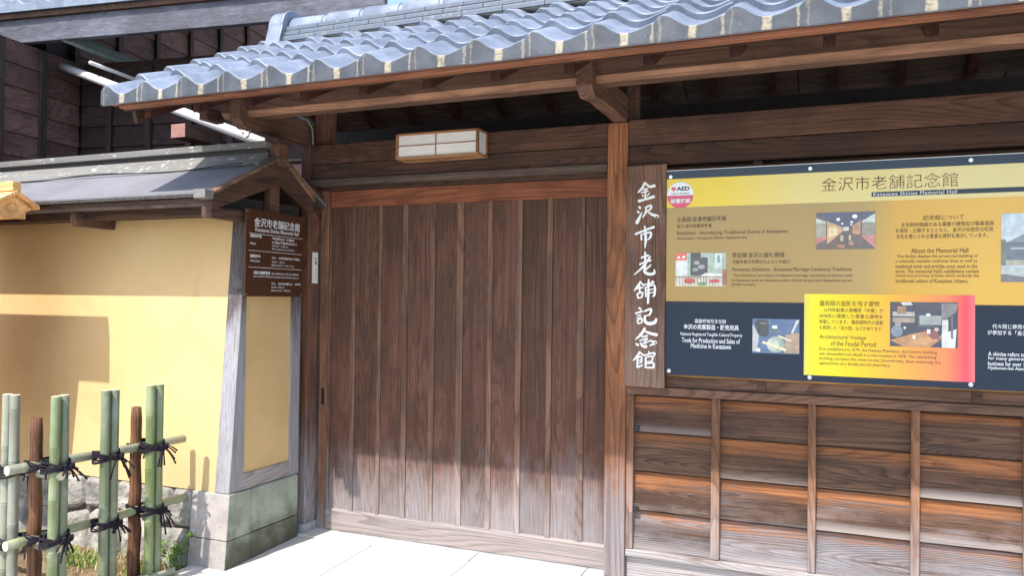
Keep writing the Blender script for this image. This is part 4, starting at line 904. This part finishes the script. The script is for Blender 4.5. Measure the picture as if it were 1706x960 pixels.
# ------------------------------------------------------------------ bamboo fence
bf = thing('bamboo_fence', 'low lattice fence of paired green bamboo poles and rails tied with black rope', 'fence', (-3.49, -1.25, -.05))
def pole(x, y, z0, z1, r, mat='bamboo', lean=(0, 0), nodes=None, name='pole'):
    mb = MB(); pts, rad = [], []; ns = []; z = z0 + random.uniform(.06, .25)
    while z < z1 - .03: ns.append(z); z += random.uniform(.24, .34)
    zs = {z0, z1, z1 - .003}
    for q in ns: zs |= {q - .008, q - .003, q, q + .003, q + .009}
    for z in sorted(zs):
        f = (z - z0) / (z1 - z0); k = r * (1.03 - .06 * f)
        if any(abs(z - q) < .0005 for q in ns): k *= .97
        elif any(abs(abs(z - q) - .003) < .0008 for q in ns): k *= 1.085
        if z == z1: k *= .92
        pts.append((x + lean[0] * f, y + lean[1] * f, z)); rad.append(k)
    mb.tube(pts, rad, 16, cap=True)
    mb.mi[-1] = 1
    o = build(name, mb, [M[mat], M['bamcut']], bf, smooth=False)
    for p in o.data.polygons: p.use_smooth = len(p.vertices) == 4
    return o
rp = .0238
for yc in (-.965, -1.255, -1.536):
    zt = 1.010 + random.uniform(-.006, .006)
    for s_ in (-1, 1): pole(-3.432 + random.uniform(-.003, .003), yc + s_ * .0245, -.08, zt + random.uniform(-.001, .001), rp * random.uniform(.93, 1.05), 'bamboo', (random.uniform(-.004, .004), random.uniform(-.006, .006)))
for s_ in (-1, 1): pole(-3.700 + s_ * .027, -1.585, -.08, 1.012 + random.uniform(-.006, .006), rp, 'bambooh')
def rail(p0, p1, r, mat='bambooh'):
    p0, p1 = Vector(p0), Vector(p1); L = (p1 - p0).length; mb = MB(); pts, rad = [], []; ns = []; s_ = random.uniform(.05, .2)
    while s_ < L - .02: ns.append(s_); s_ += random.uniform(.2, .3)
    vs = {0, L, .002, L - .002}
    for q in ns: vs |= {q - .008, q - .003, q, q + .003, q + .009}
    for v in sorted(q for q in vs if 0 <= q <= L):
        k = r * (1 - .08 * v / L)
        if any(abs(v - q) < .0005 for q in ns): k *= .96
        elif any(abs(abs(v - q) - .003) < .0008 for q in ns): k *= 1.09
        if v in (0, L): k *= .93
        pts.append(p0 + (p1 - p0) * (v / L)); rad.append(k)
    mb.tube(pts, rad, 16); mb.mi[-1] = mb.mi[-2] = 1
    mb.cur = 1
    o = build('rail', mb, [M[mat], M['bamcut']], bf)
    for p in o.data.polygons: p.use_smooth = len(p.vertices) == 4
    # inner ring of the cut end
    return o
rail((-3.575, -1.69, .672), (-3.485, -.705, .674), .0235); rail((-3.575, -1.69, .322), (-3.487, -.672, .335), .0235)
rail((-5.2, -1.535, .640), (-3.398, -1.545, .636), .0235, 'bambooh'); rail((-5.2, -1.53, .296), (-3.412, -1.545, .292), .0235, 'bambooh')
for (x, y, r) in ((-3.548, -.985, .031), (-3.575, -1.545, .030)):
    mb = MB(); pts = []; rad = []
    for i in range(14):
        z = -.08 + (.965 if y > -1.2 else .98) * i / 13; pts.append((x + .003 * math.sin(i * 2.1), y + .003 * math.cos(i * 1.7), z)); rad.append(r * (1.12 - .22 * i / 13 + .03 * math.sin(i * 3.3)))
    rad[-1] *= .93
    mb.tube(pts, rad, 14); o = build('charred_post', mb, M['cedar_post'], bf)
    for p in o.data.polygons: p.use_smooth = len(p.vertices) == 4
def tie(cx, cy, cz, rx, ry, seed, tails=5):
    rs = random.Random(seed); mb = MB()
    for k in range(12):  # crossing turns
        pts = []; tilt = rs.choice((-1, 1)) * rs.uniform(.35, .8); zo = rs.uniform(-.010, .010)
        for i in range(19):
            a = 2 * math.pi * i / 18
            pts.append((cx + rx * 1.05 * math.cos(a) + rs.uniform(-.002, .002), cy + ry * 1.05 * math.sin(a), cz + zo + tilt * .034 * math.sin(a + .4) + rs.uniform(-.002, .002)))
        mb.tube(pts, .0036, 5, cap=False)
    kx, ky = cx + rx * 1.02, cy + ry * .35
    for k in range(5):  # knot
        pts = [(kx + .016 * math.cos(a * 2 + k) , ky + .026 * math.sin(a + k * 1.3), cz + .013 * math.cos(a * 1.5 + k * 2)) for a in [i * .7 for i in range(10)]]
        mb.tube(pts, .006, 5)
    for k in range(tails):
        d = Vector((rs.uniform(.2, .6), rs.uniform(-1, 1.2), rs.uniform(-.9, .35))).normalized(); L = rs.uniform(.035, .085); pts = []
        for i in range(6):
            u = i / 5; pts.append(Vector((kx, ky, cz)) + d * (L * u) + Vector((0, 0, -.045 * u * u * (L / .07))))
        mb.tube(pts, [.0042, .0040, .0038, .0038, .0042, .0055], 5)
    o = build('rope_tie', mb, M['rope'], bf)
sd = 3
for zc in (.674, .333):
    for yc in (-.965, -1.255, -1.536):
        tie(-3.455, yc + .002, zc, .058, .060, sd, 8); sd += 1
    tie(-3.70, -1.565, zc - .035, .062, .060, sd, 5); sd += 1
    tie(-3.535, -.99, zc + .002, .050, .045, sd, 2); sd += 1
    tie(-3.56, -1.55, zc + .0, .050, .052, sd, 3); sd += 1
# low bamboo edging along the bed
eg = thing('bamboo_edging', 'short grey bamboo edging piece lying at the foot of the fence', 'edging', (-3.40, -.95, -.03))
mb = MB(); mb.tube([(-3.47, -1.10, -.02), (-3.43, -1.0, -.018), (-3.375, -.87, -.016)], .020, 12); build('edging_pole', mb, M['bambooh'], eg)
mb = MB(); mb.tube([(-3.415, -.93, -.06), (-3.415, -.93, .06)], .008, 8); build('edging_peg', mb, M['cedar_post'], eg)

# ------------------------------------------------------------------ weeds
random.seed(5)
mb = MB()
def blade(x, y, h, c_):
    mb.cur = c_; a = random.uniform(0, 6.28); dx, dy = math.cos(a), math.sin(a); w_ = random.uniform(.002, .005); z = -.045; ln = random.uniform(.2, .9) * h
    p = [mb.vert((x - dy * w_, y + dx * w_, z)), mb.vert((x + dy * w_, y - dx * w_, z)), mb.vert((x + dx * ln * .4 + dy * w_ * .7, y + dy * ln * .4 - dx * w_ * .7, z + h * .65)), mb.vert((x + dx * ln * .4 - dy * w_ * .7, y + dy * ln * .4 + dx * w_ * .7, z + h * .65)), mb.vert((x + dx * ln, y + dy * ln, z + h))]
    mb.face((p[0], p[1], p[2], p[3])); mb.face((p[3], p[2], p[4]))
for k in range(5200):
    x = random.uniform(-5.3, -3.43); y = random.uniform(-1.75, -.68)
    d = mn.noise(Vector((x * 3.1, y * 3.1, 9)))
    if d < -.02 + random.uniform(-.25, .25): continue
    blade(x, y, random.uniform(.015, .055), 0 if d + random.uniform(-.2, .2) > .1 else 1)
build('grass_patch', mb, [M['leaf'], M['leafdry']], kind='stuff', fixn=False)
def weed(x, y, h, label, seed):
    rs = random.Random(seed); o = thing('weed_plant', label, 'plant', (x, y, -.05), 'weeds at the foot of the plaster wall'); s_ = MB(); l_ = MB()
    for k in range(5):
        a = rs.uniform(0, 6.28); top = Vector((x + math.cos(a) * h * .35, y + math.sin(a) * h * .35, -.05 + h * rs.uniform(.6, 1.0))); s_.tube([(x, y, -.05), ((x + top.x) / 2, (y + top.y) / 2, top.z * .6), top], .0018, 5)
        for q in range(9):
            u = rs.uniform(.4, 1.0); b_ = Vector((x, y, -.05)).lerp(top, u); aa = rs.uniform(0, 6.28); d = Vector((math.cos(aa), math.sin(aa), rs.uniform(-.2, .5))).normalized(); n = d.cross(Vector((0, 0, 1))).normalized() * h * .055; L = h * rs.uniform(.16, .28)
            ids = [l_.vert(b_), l_.vert(b_ + d * L * .5 + n), l_.vert(b_ + d * L), l_.vert(b_ + d * L * .5 - n)]; l_.face(ids)
    build('stem', s_, M['leaf'], o); build('leaves', l_, M['leaf'], o, fixn=False)
weed(-3.46, -.78, .22, 'small leafy green weed growing against the corner stones of the plaster wall', 1)
weed(-3.53, -.74, .15, 'lowest green weed between the fence end and the rough stones', 2)
weed(-4.05, -.98, .13, 'bright green weed behind the bamboo poles at the foot of the rough stones', 4)

# ------------------------------------------------------------------ neighbouring house
th = R(8); NXD, NYD = Vector((math.cos(th), math.sin(th), 0)), Vector((-math.sin(th), math.cos(th), 0))
def NW(a, b, z): p = CAM + NXD * a + NYD * b; return (p.x, p.y, 1.5 + z)
nh = thing('neighbour_house', 'tall dark boarded house with broad pale eave boards behind the plaster wall', 'house', tuple(NW(-6.4, 6.5, -1.5)))
def nbox(name, a0, a1, b0, b1, z0, z1, mat, parent=nh, **k):
    mb = MB(); mb.hexa([NW(a0, b0, z0), NW(a1, b0, z0), NW(a1, b1, z0), NW(a0, b1, z0), NW(a0, b0, z1), NW(a1, b0, z1), NW(a1, b1, z1), NW(a0, b1, z1)]); return build(name, mb, M[mat], parent, **k)
nbox('wall_core', -8.5, -5.90, 3.6, 6.16, -1.6, 2.15, 'darkgap'); nbox('wall_core', -8.5, -3.0, 6.26, 6.75, -1.6, 2.1, 'darkgap'); nbox('wall_core', -9.5, -6.06, 6.0, 12, -1.6, 5.0, 'darkgap')
def lap(a, b0, b1, z0, z1, mat='house'):   # boards of a wall facing +x'
    mb = MB(); mb.hexa([NW(a - .02, b0, z0), NW(a + .018, b0, z0), NW(a + .018, b1, z0), NW(a - .02, b1, z0), NW(a - .02, b0, z1), NW(a, b0, z1), NW(a, b1, z1), NW(a - .02, b1, z1)]); build('wall_board', mb, M[mat], nh)
for k in range(-3, 6): lap(-5.86, 4.4, 6.18, .98 + .197 * k, .98 + .197 * (k + 1) + .006)
for k in range(-2, 6):
    mb = MB(); z0, z1 = .98 + .197 * k, .98 + .197 * (k + 1) + .006
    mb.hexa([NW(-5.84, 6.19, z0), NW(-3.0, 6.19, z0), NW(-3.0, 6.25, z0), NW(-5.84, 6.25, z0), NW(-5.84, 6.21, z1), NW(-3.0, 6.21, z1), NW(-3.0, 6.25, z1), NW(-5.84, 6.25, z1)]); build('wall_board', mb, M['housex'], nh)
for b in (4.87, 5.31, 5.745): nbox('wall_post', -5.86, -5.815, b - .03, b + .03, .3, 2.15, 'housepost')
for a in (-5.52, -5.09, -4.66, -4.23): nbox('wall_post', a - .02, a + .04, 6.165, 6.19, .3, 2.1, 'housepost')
for k in range(0, 9): lap(-6.02, 6.3, 12, 2.05 + .245 * k, 2.05 + .245 * (k + 1) + .006)
for k in range(9): nbox('wall_post', -6.02, -5.975, 6.28 + .565 * k - .03 + .0, 6.28 + .565 * k + .03, 1.9, 4.6, 'housepost')
# broad eave board, thin board above, tiles
nbox('eave_board', -13, -2.5, 5.60, 5.66, 2.19, 2.395, 'fasciagrey', bevel=.003)
nbox('eave_strip', -13, -2.5, 5.57, 5.64, 2.398, 2.44, 'barge'); pass
et = MB()
for v, f, in ((tile_mesh(.235, .018, front=.040), 0),): src = v
hm = bpy.data.meshes.new('house_eave_tile'); hm.from_pydata(src.v, [], src.f); hm.materials.append(M['tile']); hm.polygons.foreach_set('use_smooth', [True] * len(hm.polygons))
try: hm.set_sharp_from_angle(angle=R(38))
except Exception: pass
norg = ORG[nh.name]
for r_ in range(3):
    for k in range(36):
        p = Vector(NW(-12.2 + PT * k, 5.54 + .2 * r_, 2.485 + .1 * r_)); o = bpy.data.objects.new('eave_tile' if r_ == 0 else 'roof_tile', hm); link(o, nh); o.location = p - norg; o.rotation_euler = (0, 0, th)
mb = MB(); mb.hexa([NW(-13, 5.6, 2.44), NW(-2.5, 5.6, 2.44), NW(-2.5, 9.6, 4.4), NW(-13, 9.6, 4.4), NW(-13, 5.6, 2.49), NW(-2.5, 5.6, 2.49), NW(-2.5, 9.6, 4.5), NW(-13, 9.6, 4.5)]); build('roof', mb, M['tile'], nh)
# gutters and pipe
def ntube(name, p0, p1, r, mat, parent=nh, seg=12, half=False):
    mb = MB(); mb.tube([p0, p1], r, seg); return build(name, mb, M[mat], parent, smooth=True)
ntube('gutter', NW(-5.60, 5.70, 2.27), NW(-5.60, 8.4, 2.27), .050, 'gutter'); ntube('gutter_rail', NW(-5.50, 5.62, 2.20), NW(-5.50, 8.4, 2.20), .024, 'gutter')
ntube('gutter', NW(-5.20, 5.60, 1.97), NW(-5.20, 7.6, 1.97), .017, 'pipe', seg=10); nbox('gutter_bracket', -5.36, -5.20, 6.3, 6.34, 2.03, 2.13, 'pipe')
dp = thing('drain_pipe', 'white drain pipe slanting down behind the gate roof to the small wall ridge', 'pipe', tuple(atY(440, 236, .05)))
p0, p1 = atY(85, 103, .95), atY(470, 250, .06); mb = MB(); mb.tube([p0, p0.lerp(p1, .5), p1], .036, 18); o = build('pipe', mb, M['pipe'], dp, smooth=False)
for p in o.data.polygons: p.use_smooth = len(p.vertices) == 4
c_ = atY(412, 222, .03); mb = MB(); mb.tube([(c_.x + .028 * math.cos(a), c_.y - .01, c_.z + .028 * math.sin(a)) for a in [math.pi * (.9 + i * .13) for i in range(11)]], .006, 6); build('pipe_clip', mb, M['steel'], dp)
bm_ = thing('roof_beam', 'dark beam with a pinkish painted end poking out under the gate eave', 'beam', tuple(atY(296, 216, .9)))
a = atY(285, 206, .9); b = atY(308, 229, .9)
mb = MB(); mb.box(a.x, b.x, .90, 3.4, b.z + .006, a.z - .006); mb.mi[2] = 1; build('beam_body', mb, [M['barge'], M['pinkend']], bm_, bevel=.003, fixn=False)
